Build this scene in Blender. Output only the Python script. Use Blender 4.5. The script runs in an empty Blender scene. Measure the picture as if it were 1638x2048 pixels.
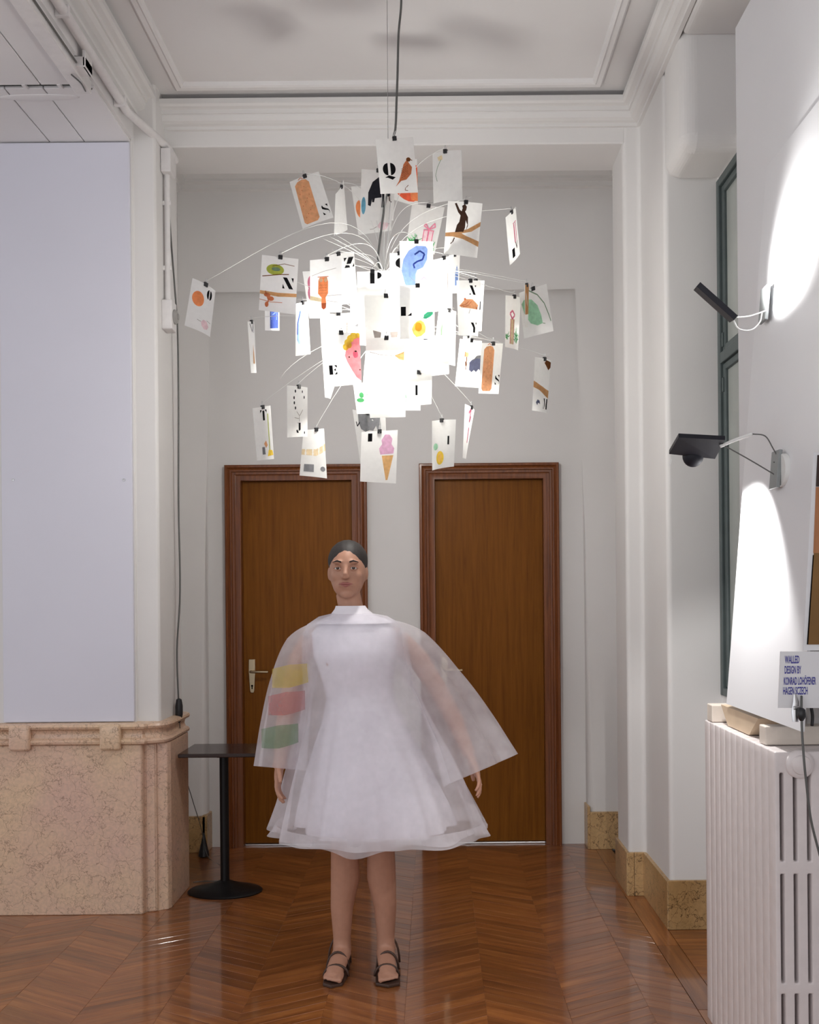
import bpy, bmesh, math, random
from mathutils import Vector, Matrix
from math import radians, sin, cos, pi, sqrt

random.seed(7)
SC = bpy.context.scene
COL = SC.collection

# ------------------------------------------------------------------ camera, world, exposure
F, VX, VY, H, TH = 2000.0, 868.0, 1190.0, 1.41, 0.009      # focal length and principal point in pixels of a 1638x2048 frame
cam = bpy.data.cameras.new('camera')
cam.sensor_fit = 'AUTO'
cam.sensor_width = 36.0
cam.lens = F / 2048 * 36.0
cam.shift_x = (819 - VX) / 2048
cam.shift_y = (VY - 1024) / 2048
cam.clip_start = 0.02
camo = bpy.data.objects.new('camera', cam)
camo.matrix_world = Matrix.Translation((0, 0, H)) @ Matrix.Rotation(pi / 2, 4, 'X') @ Matrix.Rotation(-TH, 4, 'Z')
COL.objects.link(camo)
SC.camera = camo

SC.view_settings.view_transform = 'Standard'
SC.view_settings.look = 'None'
SC.view_settings.gamma = 1.0
SC.view_settings.use_curve_mapping = False
SC.view_settings.exposure = 0.1

world = bpy.data.worlds.new('daylight')
world.use_nodes = True
wb = world.node_tree.nodes['Background']
wb.inputs['Color'].default_value = (0.985, 0.985, 1.0, 1)
wb.inputs['Strength'].default_value = 0.80
SC.world = world


def area_light(name, loc, target, sx, sy, power, color=(1, 1, 1)):
    l = bpy.data.lights.new(name, 'AREA')
    l.shape = 'RECTANGLE'
    l.size, l.size_y = sx, sy
    l.energy = power
    l.color = color
    o = bpy.data.objects.new(name, l)
    o.location = loc
    o.rotation_euler = (Vector(target) - Vector(loc)).to_track_quat('-Z', 'Y').to_euler()
    COL.objects.link(o)
    return o


# tall windows of the hall behind the photographer
area_light('hall_window_light', (-2.6, -1.2, 2.1), (-0.3, 4.6, 1.6), 2.2, 2.6, 22, (0.88, 0.91, 1.0))
area_light('side_window_light', (0.9, -1.3, 2.2), (-0.3, 5.0, 1.8), 1.6, 2.4, 14, (1.0, 0.98, 0.96))


def P(px, py, Y):
    """World point at depth Y seen at a pixel of the photograph."""
    dx, dy = px - VX, VY - py
    c, s = cos(TH), sin(TH)
    return Vector(((dx * c + dy * s) * Y / F, Y, H + (-dx * s + dy * c) * Y / F))


# ------------------------------------------------------------------ materials
MATS = {}


def srgb(r, g, b):
    f = lambda c: (c / 255 / 12.92) if c / 255 <= 0.04045 else ((c / 255 + 0.055) / 1.055) ** 2.4
    return (f(r), f(g), f(b), 1.0)


def base_mat(name):
    m = bpy.data.materials.new(name)
    m.use_nodes = True
    nt = m.node_tree
    return m, nt, nt.nodes['Principled BSDF']


def nd(nt, typ, **kw):
    n = nt.nodes.new(typ)
    for k, v in kw.items():
        if k.startswith('i_'):
            n.inputs[k[2:].replace('_', ' ')].default_value = v
        else:
            setattr(n, k, v)
    return n


def ramp(nt, src, stops):
    r = nt.nodes.new('ShaderNodeValToRGB')
    e = r.color_ramp.elements
    while len(e) < len(stops):
        e.new(0.5)
    for el, (p, c) in zip(e, stops):
        el.position = p
        el.color = c if len(c) == 4 else (*c, 1)
    nt.links.new(src, r.inputs['Fac'])
    return r


def mixc(nt, fac, a, b, mode='MIX'):
    n = nt.nodes.new('ShaderNodeMix')
    n.data_type = 'RGBA'
    n.blend_type = mode
    for s, v in ((0, fac), (6, a), (7, b)):
        if hasattr(v, 'is_linked'):
            nt.links.new(v, n.inputs[s])
        else:
            n.inputs[s].default_value = v
    return n.outputs[2]


def pmat(name, col, rough=0.5, metal=0.0, noise=0.06, scale=18.0, bump=0.0, coat=0.0, spec=0.5):
    """Principled surface whose colour and relief carry a little noise of their own."""
    if name in MATS:
        return MATS[name]
    m, nt, b = base_mat(name)
    g = nd(nt, 'ShaderNodeNewGeometry')
    t = nd(nt, 'ShaderNodeTexNoise', i_Scale=scale, i_Detail=4.0)
    nt.links.new(g.outputs['Position'], t.inputs['Vector'])
    lo = tuple(c * (1 - noise) for c in col[:3]) + (1,)
    hi = tuple(min(1, c * (1 + noise)) for c in col[:3]) + (1,)
    r = ramp(nt, t.outputs['Fac'], [(0.3, lo), (0.7, hi)])
    nt.links.new(r.outputs['Color'], b.inputs['Base Color'])
    b.inputs['Roughness'].default_value = rough
    b.inputs['Metallic'].default_value = metal
    b.inputs['Specular IOR Level'].default_value = spec
    b.inputs['Coat Weight'].default_value = coat
    if bump:
        bp = nd(nt, 'ShaderNodeBump', i_Strength=bump, i_Distance=0.01)
        nt.links.new(t.outputs['Fac'], bp.inputs['Height'])
        nt.links.new(bp.outputs['Normal'], b.inputs['Normal'])
    MATS[name] = m
    return m


def paper_mat(name, col, trans=0.42, noise=0.02, scale=60):
    if name in MATS:
        return MATS[name]
    m, nt, b = base_mat(name)
    nt.nodes.remove(b)
    g = nd(nt, 'ShaderNodeNewGeometry')
    t = nd(nt, 'ShaderNodeTexNoise', i_Scale=scale, i_Detail=3.0)
    nt.links.new(g.outputs['Position'], t.inputs['Vector'])
    r = ramp(nt, t.outputs['Fac'], [(0.3, tuple(c * (1 - noise) for c in col[:3])), (0.7, tuple(min(1, c * (1 + noise)) for c in col[:3]))])
    d = nd(nt, 'ShaderNodeBsdfDiffuse')
    tr = nd(nt, 'ShaderNodeBsdfTranslucent')
    mx = nd(nt, 'ShaderNodeMixShader')
    mx.inputs[0].default_value = trans
    nt.links.new(r.outputs['Color'], d.inputs['Color'])
    nt.links.new(r.outputs['Color'], tr.inputs['Color'])
    nt.links.new(d.outputs[0], mx.inputs[1])
    nt.links.new(tr.outputs[0], mx.inputs[2])
    nt.links.new(mx.outputs[0], nt.nodes['Material Output'].inputs['Surface'])
    MATS[name] = m
    return m


def sheer_mat(name, col, cover, weave=900):
    """Sheer woven fabric: threads that scatter light, gaps that let one see through."""
    if name in MATS:
        return MATS[name]
    m, nt, b = base_mat(name)
    nt.nodes.remove(b)
    g = nd(nt, 'ShaderNodeNewGeometry')
    t = nd(nt, 'ShaderNodeTexNoise', i_Scale=9.0, i_Detail=3.0)
    nt.links.new(g.outputs['Position'], t.inputs['Vector'])
    mr = nd(nt, 'ShaderNodeMapRange')
    mr.inputs['From Min'].default_value, mr.inputs['From Max'].default_value = 0.3, 0.7
    mr.inputs['To Min'].default_value, mr.inputs['To Max'].default_value = cover - 0.08, cover + 0.08
    nt.links.new(t.outputs['Fac'], mr.inputs['Value'])
    d = nd(nt, 'ShaderNodeBsdfDiffuse')
    d.inputs['Color'].default_value = col
    tl = nd(nt, 'ShaderNodeBsdfTranslucent')
    tl.inputs['Color'].default_value = col
    a = nd(nt, 'ShaderNodeMixShader')
    a.inputs[0].default_value = 0.4
    nt.links.new(d.outputs[0], a.inputs[1])
    nt.links.new(tl.outputs[0], a.inputs[2])
    tp = nd(nt, 'ShaderNodeBsdfTransparent')
    mx = nd(nt, 'ShaderNodeMixShader')
    nt.links.new(mr.outputs['Result'], mx.inputs[0])
    nt.links.new(tp.outputs[0], mx.inputs[1])
    nt.links.new(a.outputs[0], mx.inputs[2])
    nt.links.new(mx.outputs[0], nt.nodes['Material Output'].inputs['Surface'])
    MATS[name] = m
    return m


def emit_mat(name, col, strength):
    m, nt, b = base_mat(name)
    b.inputs['Base Color'].default_value = (0.8, 0.8, 0.8, 1)
    b.inputs['Emission Color'].default_value = col
    b.inputs['Emission Strength'].default_value = strength
    return m


def wood_mat(name, angle, dark, mid, light, rough, stretch=14.0, scale=9.0, coat=0.0, vertical=False, piece=0.22, bump=0.04, spec=0.5):
    m, nt, b = base_mat(name)
    g = nd(nt, 'ShaderNodeNewGeometry')
    oi = nd(nt, 'ShaderNodeObjectInfo')
    add = nd(nt, 'ShaderNodeMath', operation='ADD')
    nt.links.new(g.outputs['Random Per Island'], add.inputs[0])
    nt.links.new(oi.outputs['Random'], add.inputs[1])
    fr = nd(nt, 'ShaderNodeMath', operation='FRACT')
    nt.links.new(add.outputs[0], fr.inputs[0])
    mp = nd(nt, 'ShaderNodeMapping')
    mp.vector_type = 'TEXTURE'
    mp.inputs['Rotation'].default_value = (0, 0, angle)
    mp.inputs['Scale'].default_value = (1, 1, stretch) if vertical else (stretch, 1, 1)
    cmb = nd(nt, 'ShaderNodeCombineXYZ')
    for k in range(3):
        nt.links.new(fr.outputs[0], cmb.inputs[k])
    vm = nd(nt, 'ShaderNodeVectorMath', operation='MULTIPLY_ADD')
    vm.inputs[1].default_value = (5, 5, 5)
    nt.links.new(cmb.outputs[0], vm.inputs[0])
    nt.links.new(g.outputs['Position'], vm.inputs[2])
    nt.links.new(vm.outputs[0], mp.inputs['Vector'])
    n1 = nd(nt, 'ShaderNodeTexNoise', i_Scale=scale * 4, i_Detail=6.0, i_Roughness=0.65, i_Distortion=0.4)
    nt.links.new(mp.outputs[0], n1.inputs['Vector'])
    r = ramp(nt, n1.outputs['Fac'], [(0.28, dark), (0.5, mid), (0.75, light)])
    hv = nd(nt, 'ShaderNodeMapRange')
    hv.inputs['To Min'].default_value, hv.inputs['To Max'].default_value = 1 - piece, 1 + piece
    nt.links.new(fr.outputs[0], hv.inputs['Value'])
    c2 = nd(nt, 'ShaderNodeCombineColor')
    for k in range(3):
        nt.links.new(hv.outputs['Result'], c2.inputs[k])
    col = mixc(nt, 1.0, r.outputs['Color'], c2.outputs[0], 'MULTIPLY')
    nt.links.new(col, b.inputs['Base Color'])
    b.inputs['Roughness'].default_value = rough
    b.inputs['Coat Weight'].default_value = coat
    b.inputs['Coat Roughness'].default_value = 0.075
    b.inputs['Specular IOR Level'].default_value = spec
    bp = nd(nt, 'ShaderNodeBump', i_Strength=bump, i_Distance=0.004)
    nt.links.new(n1.outputs['Fac'], bp.inputs['Height'])
    nt.links.new(bp.outputs['Normal'], b.inputs['Normal'])
    MATS[name] = m
    return m


def marble_mat(name, a, c, vein, rough=0.28, vscale=11.0, vmix=0.62):
    m, nt, b = base_mat(name)
    g = nd(nt, 'ShaderNodeNewGeometry')
    n0 = nd(nt, 'ShaderNodeTexNoise', i_Scale=2.6, i_Detail=5.0)
    n1 = nd(nt, 'ShaderNodeTexNoise', i_Scale=13.0, i_Detail=4.0)
    n2 = nd(nt, 'ShaderNodeTexNoise', i_Scale=75.0, i_Detail=3.0)
    for n in (n0, n1, n2):
        nt.links.new(g.outputs['Position'], n.inputs['Vector'])
    vm = nd(nt, 'ShaderNodeVectorMath', operation='MULTIPLY_ADD')
    vm.inputs[1].default_value = (0.2, 0.2, 0.2)
    nt.links.new(n1.outputs['Color'], vm.inputs[0])
    nt.links.new(g.outputs['Position'], vm.inputs[2])
    v = nd(nt, 'ShaderNodeTexVoronoi', feature='DISTANCE_TO_EDGE', i_Scale=vscale)
    nt.links.new(vm.outputs[0], v.inputs['Vector'])
    v2 = nd(nt, 'ShaderNodeTexVoronoi', feature='DISTANCE_TO_EDGE', i_Scale=vscale * 2.7)
    nt.links.new(vm.outputs[0], v2.inputs['Vector'])
    body = ramp(nt, n0.outputs['Fac'], [(0.35, a), (0.65, c)])
    gr = ramp(nt, n2.outputs['Fac'], [(0.35, (0.93, 0.93, 0.93)), (0.65, (1.06, 1.05, 1.04))])
    col = mixc(nt, 1.0, body.outputs['Color'], gr.outputs['Color'], 'MULTIPLY')
    ve = ramp(nt, v.outputs['Distance'], [(0.0, (1, 1, 1)), (0.022, (0, 0, 0))])
    ve2 = ramp(nt, v2.outputs['Distance'], [(0.0, (1, 1, 1)), (0.045, (0, 0, 0))])
    br = ramp(nt, n1.outputs['Fac'], [(0.42, (0, 0, 0)), (0.62, (1, 1, 1))])
    vv = mixc(nt, 1.0, ve2.outputs['Color'], br.outputs['Color'], 'MULTIPLY')
    vs = mixc(nt, 1.0, ve.outputs['Color'], vv, 'SCREEN')
    vsm = mixc(nt, vmix, (0, 0, 0, 1), vs)
    col = mixc(nt, vsm, col, vein)
    nt.links.new(col, b.inputs['Base Color'])
    b.inputs['Roughness'].default_value = rough
    MATS[name] = m
    return m


WALL = pmat('wall_paint', (0.74, 0.725, 0.715, 1), 0.7, noise=0.02, scale=2.5, bump=0.05)
CEIL = pmat('ceiling_paint', (0.76, 0.745, 0.745, 1), 0.75, noise=0.025, scale=2.0, bump=0.05)
WHITEPANEL = pmat('panel_white', (0.68, 0.68, 0.77, 1), 0.55, noise=0.012, scale=2.0)
BOARDW = pmat('board_white', (0.80, 0.80, 0.82, 1), 0.45, noise=0.01, scale=3.0)
PIPEW = pmat('pipe_white', (0.72, 0.70, 0.70, 1), 0.4, noise=0.04, scale=30)
GREYCABLE = pmat('cable_grey', (0.11, 0.11, 0.105, 1), 0.45)
BLACKPL = pmat('black_plastic', (0.012, 0.012, 0.014, 1), 0.4)
BLACKMET = pmat('black_metal', (0.006, 0.0055, 0.006, 1), 0.38, spec=0.25)
TABLETOP = pmat('table_top_dark', (0.03, 0.016, 0.013, 1), 0.2, spec=0.4)
STEEL = pmat('steel', (0.55, 0.55, 0.56, 1), 0.28, metal=1.0)
BRASS = pmat('worn_brass', (0.52, 0.42, 0.28, 1), 0.32, metal=1.0)
GREENFR = pmat('window_frame_green', (0.072, 0.092, 0.092, 1), 0.42, noise=0.1)
LAMPBLK = pmat('lamp_black', (0.012, 0.012, 0.018, 1), 0.5, spec=0.25)
LAMPGREY = pmat('lamp_plate_grey', (0.27, 0.29, 0.29, 1), 0.4)
RADPAINT = pmat('radiator_enamel', (0.76, 0.70, 0.69, 1), 0.33, noise=0.04, scale=26, bump=0.06)
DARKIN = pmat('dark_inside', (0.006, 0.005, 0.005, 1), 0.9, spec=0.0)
CREAM = pmat('cream_wood', (0.74, 0.66, 0.58, 1), 0.5, noise=0.05)
TAN = pmat('tan_board', (0.62, 0.48, 0.34, 1), 0.6, noise=0.05)
WIREW = pmat('white_wire', (0.78, 0.78, 0.76, 1), 0.35)
MARBLE = marble_mat('pink_marble', (0.68, 0.465, 0.37, 1), (0.72, 0.525, 0.36, 1), (0.16, 0.08, 0.045, 1))
MARBLEY = marble_mat('yellow_marble', (0.36, 0.215, 0.085, 1), (0.58, 0.385, 0.19, 1), (0.055, 0.022, 0.006, 1), vscale=13, vmix=0.92)
FLOORD = pmat('floor_joint', (0.035, 0.018, 0.010, 1), 0.8)
FA, FB, FC_ = (0.13, 0.038, 0.009, 1), (0.25, 0.080, 0.019, 1), (0.40, 0.155, 0.042, 1)
PLANKA = wood_mat('parquet_rising', radians(30), FA, FB, FC_, 0.34, coat=0.85, piece=0.2)
PLANKB = wood_mat('parquet_falling', radians(-30), FA, FB, FC_, 0.34, coat=0.85, piece=0.2)
PLANKY = wood_mat('parquet_border', radians(90), FA, FB, FC_, 0.34, coat=0.85, piece=0.2)
PLANKX = wood_mat('parquet_across', 0.0, FA, FB, FC_, 0.34, coat=0.85, piece=0.2)
DOORW = wood_mat('door_wood', 0.0, (0.14, 0.046, 0.0055, 1), (0.19, 0.066, 0.0075, 1), (0.235, 0.086, 0.011, 1), 0.42, stretch=22, scale=14, vertical=True, piece=0.0, bump=0.02, spec=0.1)
FRAMEW = wood_mat('door_frame_wood', 0.0, (0.10, 0.030, 0.009, 1), (0.175, 0.053, 0.015, 1), (0.25, 0.085, 0.026, 1), 0.3, stretch=22, scale=16, vertical=True, piece=0.0, coat=0.1, spec=0.3)


# ------------------------------------------------------------------ mesh builder
class MB:
    def __init__(self):
        self.bm = bmesh.new()

    def box(self, x0, x1, y0, y1, z0, z1, rot=None, bev=0.0, seg=2):
        b = self.bm
        vs = [b.verts.new((x, y, z)) for x in (x0, x1) for y in (y0, y1) for z in (z0, z1)]
        fs = [(0, 1, 3, 2), (4, 6, 7, 5), (0, 4, 5, 1), (2, 3, 7, 6), (0, 2, 6, 4), (1, 5, 7, 3)]
        ff = [b.faces.new([vs[i] for i in f]) for f in fs]
        if bev:
            ed = list({e for f in ff for e in f.edges})
            r = bmesh.ops.bevel(b, geom=ed, offset=bev, segments=seg, affect='EDGES', profile=0.5)
            vs = list({v for f in r['faces'] for v in f.verts} | {v for v in vs if v.is_valid})
        if rot is not None:
            bmesh.ops.transform(b, matrix=rot, verts=vs)
        return vs

    def prism(self, poly, z0, z1, bev=0.0, seg=2):
        b = self.bm
        lo = [b.verts.new((x, y, z0)) for x, y in poly]
        hi = [b.verts.new((x, y, z1)) for x, y in poly]
        n = len(poly)
        ff = [b.faces.new(lo[::-1]), b.faces.new(hi)]
        for i in range(n):
            ff.append(b.faces.new((lo[i], lo[(i + 1) % n], hi[(i + 1) % n], hi[i])))
        if bev:
            ed = list({e for f in ff for e in f.edges})
            bmesh.ops.bevel(b, geom=ed, offset=bev, segments=seg, affect='EDGES', profile=0.5)

    def quadbox(self, c, n, t):
        """A slab: four corners, thickness t along n."""
        b = self.bm
        n = Vector(n).normalized() * t
        lo = [b.verts.new(v) for v in c]
        hi = [b.verts.new(Vector(v) + n) for v in c]
        b.faces.new(lo[::-1])
        b.faces.new(hi)
        for i in range(4):
            b.faces.new((lo[i], lo[(i + 1) % 4], hi[(i + 1) % 4], hi[i]))

    def tube(self, pts, r, n=8, cap=True, flat=None):
        """Tube through pts; r a number or one per point."""
        b = self.bm
        pts = [Vector(p) for p in pts]
        rs = r if isinstance(r, (list, tuple)) else [r] * len(pts)
        rings = []
        up = Vector((0.13, 0.21, 0.97)).normalized()
        prev = None
        for i, p in enumerate(pts):
            t = (pts[min(i + 1, len(pts) - 1)] - pts[max(i - 1, 0)]).normalized()
            if prev is None:
                u = t.cross(Vector((0, 1, 0)) if abs(t.z) > .9 else up)
                if u.length < 1e-3:
                    u = t.cross(Vector((1, 0, 0)))
            else:
                u = prev - t * prev.dot(t)
            u.normalize()
            prev = u
            v = t.cross(u)
            f = flat[i] if flat else 1.0
            rings.append([b.verts.new(p + (u * cos(2 * pi * k / n) + v * sin(2 * pi * k / n) * f) * rs[i]) for k in range(n)])
        for a, c in zip(rings, rings[1:]):
            for k in range(n):
                b.faces.new((a[k], a[(k + 1) % n], c[(k + 1) % n], c[k]))
        if cap:
            b.faces.new(rings[0][::-1])
            b.faces.new(rings[-1])

    def lathe(self, prof, c=(0, 0, 0), n=32, axis='Z', close=True):
        b = self.bm
        c = Vector(c)
        rings = []
        for r, z in prof:
            ring = []
            for k in range(n):
                a = 2 * pi * k / n
                q = (r * cos(a), r * sin(a), z)
                if axis == 'Y':
                    q = (q[0], q[2], q[1])
                if axis == 'X':
                    q = (q[2], q[0], q[1])
                ring.append(b.verts.new(c + Vector(q)))
            rings.append(ring)
        for a, d in zip(rings, rings[1:]):
            for k in range(n):
                b.faces.new((a[k], a[(k + 1) % n], d[(k + 1) % n], d[k]))
        if close:
            b.faces.new(rings[0][::-1])
            b.faces.new(rings[-1])

    def ell(self, c, r, n=16, m=10, rot=None):
        vs = bmesh.ops.create_uvsphere(self.bm, u_segments=n, v_segments=m, radius=1.0)['verts']
        mt = Matrix.Translation(Vector(c)) @ (rot.to_4x4() if rot is not None else Matrix.Identity(4)) @ Matrix.Diagonal((*r, 1))
        bmesh.ops.transform(self.bm, matrix=mt, verts=vs)
        return vs

    def sweep(self, stations, nprof, closed_ends=True):
        """stations: list of rings (each nprof points) joined in turn."""
        b = self.bm
        rr = [[b.verts.new(p) for p in s] for s in stations]
        for a, c in zip(rr, rr[1:]):
            for k in range(nprof - 1):
                b.faces.new((a[k], a[k + 1], c[k + 1], c[k]))
        return rr

    def build(self, name, mats, parent=None, smooth=False, origin=None, ang=None):
        bmesh.ops.recalc_face_normals(self.bm, faces=self.bm.faces)
        me = bpy.data.meshes.new(name)
        if origin is not None:
            bmesh.ops.translate(self.bm, verts=self.bm.verts, vec=-Vector(origin))
        self.bm.to_mesh(me)
        self.bm.free()
        for m in (mats if isinstance(mats, (list, tuple)) else [mats]):
            me.materials.append(m)
        if smooth:
            me.polygons.foreach_set('use_smooth', [True] * len(me.polygons))
            if ang:
                try:
                    me.set_sharp_from_angle(angle=radians(ang))
                except Exception:
                    pass
        o = bpy.data.objects.new(name, me)
        COL.objects.link(o)
        if origin is not None:
            o.location = origin
        if parent is not None:
            o.parent = parent
            if parent.parent is not None:
                base = parent.parent.location + parent.location
            else:
                base = parent.location
            o.location = Vector(o.location) - base
        return o


def struct(o):
    o['kind'] = 'structure'
    return o


def tag(o, label, cat, group=None, kind=None):
    o['label'] = label
    o['category'] = cat
    if group:
        o['group'] = group
    if kind:
        o['kind'] = kind
    return o


def thing(name, loc, label, cat, group=None):
    o = bpy.data.objects.new(name, None)
    o.empty_display_size = 0.05
    COL.objects.link(o)
    o.location = loc
    return tag(o, label, cat, group)


def bez(p0, p1, p2, p3, n=14):
    out = []
    for i in range(n + 1):
        t = i / n
        a = 1 - t
        out.append(p0 * a ** 3 + p1 * 3 * a * a * t + p2 * 3 * a * t * t + p3 * t ** 3)
    return out


def spline(pts, n=6):
    """Catmull-Rom through pts."""
    pts = [Vector(p) for p in pts]
    q = [pts[0] * 2 - pts[1]] + pts + [pts[-1] * 2 - pts[-2]]
    out = []
    for i in range(1, len(q) - 2):
        a, b, c, d = q[i - 1], q[i], q[i + 1], q[i + 2]
        for k in range(n):
            t = k / n
            out.append(0.5 * ((2 * b) + (c - a) * t + (2 * a - 5 * b + 4 * c - d) * t * t + (3 * b - a - 3 * c + d) * t ** 3))
    out.append(pts[-1])
    return out


# ------------------------------------------------------------------ the setting
Z_CEIL = 3.72
m = MB()
m.box(-4.2, 1.6, -1.6, 5.9, -0.06, -0.0125)
floor = struct(m.build('floor', FLOORD))

# parquet: chevron columns, a plank border along the wall, cross planks in the window bay
CW, PITCH, SL = 0.2767, 0.064, math.tan(radians(30))
GAP = 0.0005


def plank_poly(xa, xb, ya, yb):
    """Parallelogram between two column edges, its near edge from (xa,ya) to (xb,yb)."""
    g = GAP
    e = 0.0001
    return [(xa + e, ya + g), (xb - e, yb + g), (xb - e, yb + PITCH - g), (xa + e, ya + PITCH - g)]


def hidden_spot(x, y):
    return x < -1.45 and y > 4.75


planks = []
for k in range(-14, 1):
    x0 = 0.719 + k * CW
    x1 = min(x0 + CW, 0.878)
    up = (k % 2 != 0)                       # columns that rise towards the peak at x=0.719
    rise = CW * SL
    for j in range(-6, 76):
        y = 0.95 + j * PITCH
        if up:
            ya, yb, mt = y, y + (x1 - x0) * SL, 0
        else:
            ya, yb, mt = y + rise, y + rise - (x1 - x0) * SL, 1
        cx, cy = (x0 + x1) / 2, (ya + yb) / 2
        if cy > 5.72 or hidden_spot(cx, cy + .03) and hidden_spot(cx + CW / 2, cy + .03) and hidden_spot(cx - CW / 2, cy + .03):
            continue
        planks.append((cx, cy, x0, x1, ya, yb, mt))
vis = [p for p in planks if p[1] > 3.12 and p[0] > -0.46 * p[1] - 0.1]
vis.sort(key=lambda p: p[1])
single = vis[:262]
single_set = set(id(p) for p in single)
cache = {}
for cx, cy, x0, x1, ya, yb, mt in single:
    key = (mt, round(x1 - x0, 3))
    if key not in cache:
        m = MB()
        m.prism([(x - cx, yy - (ya + yb) / 2) for x, yy in plank_poly(x0, x1, ya, yb)], -0.012, 0.0, bev=0.0006, seg=1)
        o = m.build('plank', [PLANKA, PLANKB][mt])
        cache[key] = o
    else:
        o = cache[key].copy()
        COL.objects.link(o)
    o.parent = floor
    o.location = (cx, cy, random.uniform(-0.0003, 0.0003))
    o.rotation_euler = (random.gauss(0, 0.0018), random.gauss(0, 0.0004), 0)
for mt in (0, 1):
    m = MB()
    for p in planks:
        if id(p) in single_set or p[6] != mt:
            continue
        dz = random.uniform(-0.0003, 0.0003)
        tx, ty = random.gauss(0, 0.0018), random.gauss(0, 0.0004)
        poly = plank_poly(*p[2:6])
        lo = [m.bm.verts.new((x, y, -0.012)) for x, y in poly]
        hi = [m.bm.verts.new((x, y, dz + (y - p[1]) * tx + (x - p[0]) * ty)) for x, y in poly]
        m.bm.faces.new(hi)
        for i in range(4):
            m.bm.faces.new((lo[i], lo[(i + 1) % 4], hi[(i + 1) % 4], hi[i]))
    o = m.build('plank', [PLANKA, PLANKB][mt], floor)
    o['kind'] = 'stuff'
cc = 0
for y in [0.9 + 0.62 * k for k in range(8)]:
    m = MB()
    m.box(0.8795, 0.9665, y + .001, min(y + 0.618, 5.6), -0.012, 0.0004, bev=0.0006, seg=1)
    m.build('plank', PLANKY, floor)
mesh = None
for k in range(50):
    y = 1.1 + k * 0.062
    if y > 4.19:
        break
    if mesh is None:
        m = MB()
        m.box(-0.13, 0.115, 0, 0.0605, -0.012, 0, bev=0.0006, seg=1)
        o = mesh = m.build('plank', PLANKX)
    else:
        o = mesh.copy()
        COL.objects.link(o)
    o.parent = floor
    o.location = (1.0985, y, random.uniform(-.0002, .0003))

# ceiling with its framed moulding
m = MB()
m.box(-4.2, 1.5, -1.6, 4.69, Z_CEIL, 3.9)
m.box(-1.7, 1.3, 4.95, 5.9, 3.79, 3.95)
m.box(-1.41, -1.33, -1.6, 4.47, 3.462, Z_CEIL + .01)
ceiling = struct(m.build('ceiling', CEIL))

m = MB()                                                       # raised frame on the ceiling


def frame_rings(x0, x1, y0, y1, prof):
    """Three-sided moulding: profile points (inward offset, z); open towards the camera."""
    return [[(x0 + d, y0, z) for d, z in prof], [(x0 + d, y1 - d, z) for d, z in prof],
            [(x1 - d, y1 - d, z) for d, z in prof], [(x1 - d, y0, z) for d, z in prof]]


pr = [(0, Z_CEIL + .002), (0, 3.706), (0.008, 3.700), (0.026, 3.704), (0.034, 3.698), (0.044, 3.703), (0.048, Z_CEIL + .002)]
m.sweep(frame_rings(-1.15, 0.78, -1.5, 4.53, pr), len(pr))
fm = struct(m.build('trim_1', CEIL, smooth=True, ang=30))

m = MB()                                                       # cornice around the hall
pr = [(0, 3.715), (0.03, 3.715), (0.03, 3.692), (0.098, 3.692), (0.098, 3.668), (0.088, 3.660), (0.066, 3.656), (0.066, 3.637),
      (0.058, 3.637), (0.058, 3.632), (0.052, 3.610), (0.036, 3.603), (0.018, 3.600), (0.018, 3.585), (0, 3.585)]
st = [[(-1.335 + d, -1.5, z) for d, z in pr], [(-1.335 + d, 4.672 - d, z) for d, z in pr],
      [(0.982 - d, 4.672 - d, z) for d, z in pr], [(0.982 - d, 1.5, z) for d, z in pr]]
m.sweep(st, len(pr))
struct(m.build('trim_2', WALL))

m = MB()                                                       # cornice of the niche behind
pr = [(0, 3.775), (0.10, 3.775), (0.10, 3.745), (0.05, 3.742), (0.05, 3.724), (0.085, 3.720), (0.06, 3.700), (0.06, 3.685), (0.03, 3.68), (0.03, 3.655), (0, 3.65)]
st = [[(-1.402 + d, 4.972, z) for d, z in pr], [(-1.402 + d, 5.532 - d, z) for d, z in pr],
      [(1.052 - d, 5.532 - d, z) for d, z in pr], [(1.052 - d, 4.972, z) for d, z in pr]]
m.sweep(st, len(pr))
struct(m.build('trim_3', WALL))

# back wall with the recess that holds the doors
D1 = (-1.168, -0.372, 2.148)
D2 = (-0.078, 0.705, 2.147)
m = MB()
BK0, BK1 = 5.64, 5.85
m.box(-1.7, D1[0] + .03, BK0, BK1, 0, 3.3)
m.box(D1[1] - .03, D2[0] + .03, BK0, BK1, 0, 3.3)
m.box(D2[1] - .03, 1.3, BK0, BK1, 0, 3.3)
m.box(D1[0] + .03, D1[1] - .03, BK0, BK1, D1[2] - .03, 3.3)
m.box(D2[0] + .03, D2[1] - .03, BK0, BK1, D2[2] - .03, 3.3)
m.box(-1.7, 1.3, 5.851, 5.9, 0, 3.3)  # added unseen slab, keeps light from leaking in around the doors
struct(m.build('wall_back', WALL))
m = MB()
# pilasters and lintel framing the recess, one rounded solid
poly = [(-1.7, -.055), (-1.272, -.055), (-1.272, 3.145), (0.845, 3.145), (0.845, -.055), (1.3, -.055), (1.3, 3.93), (-1.7, 3.93)]
m.prism(poly, 5.53, 5.66, bev=0.05, seg=7)
bmesh.ops.transform(m.bm, matrix=Matrix(((1, 0, 0, 0), (0, 0, 1, 0), (0, 1, 0, 0), (0, 0, 0, 1))), verts=m.bm.verts)
o = struct(m.build('wall_recess', WALL))
m = MB()
m.box(-1.75, -1.40, 4.86, 5.54, 0, 3.95)
struct(m.build('wall_niche', WALL))
m = MB()
m.box(-1.7, 0.91, 4.672, 4.973, 3.512, 3.93, bev=0.006)
struct(m.build('wall_header', WALL))

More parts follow.
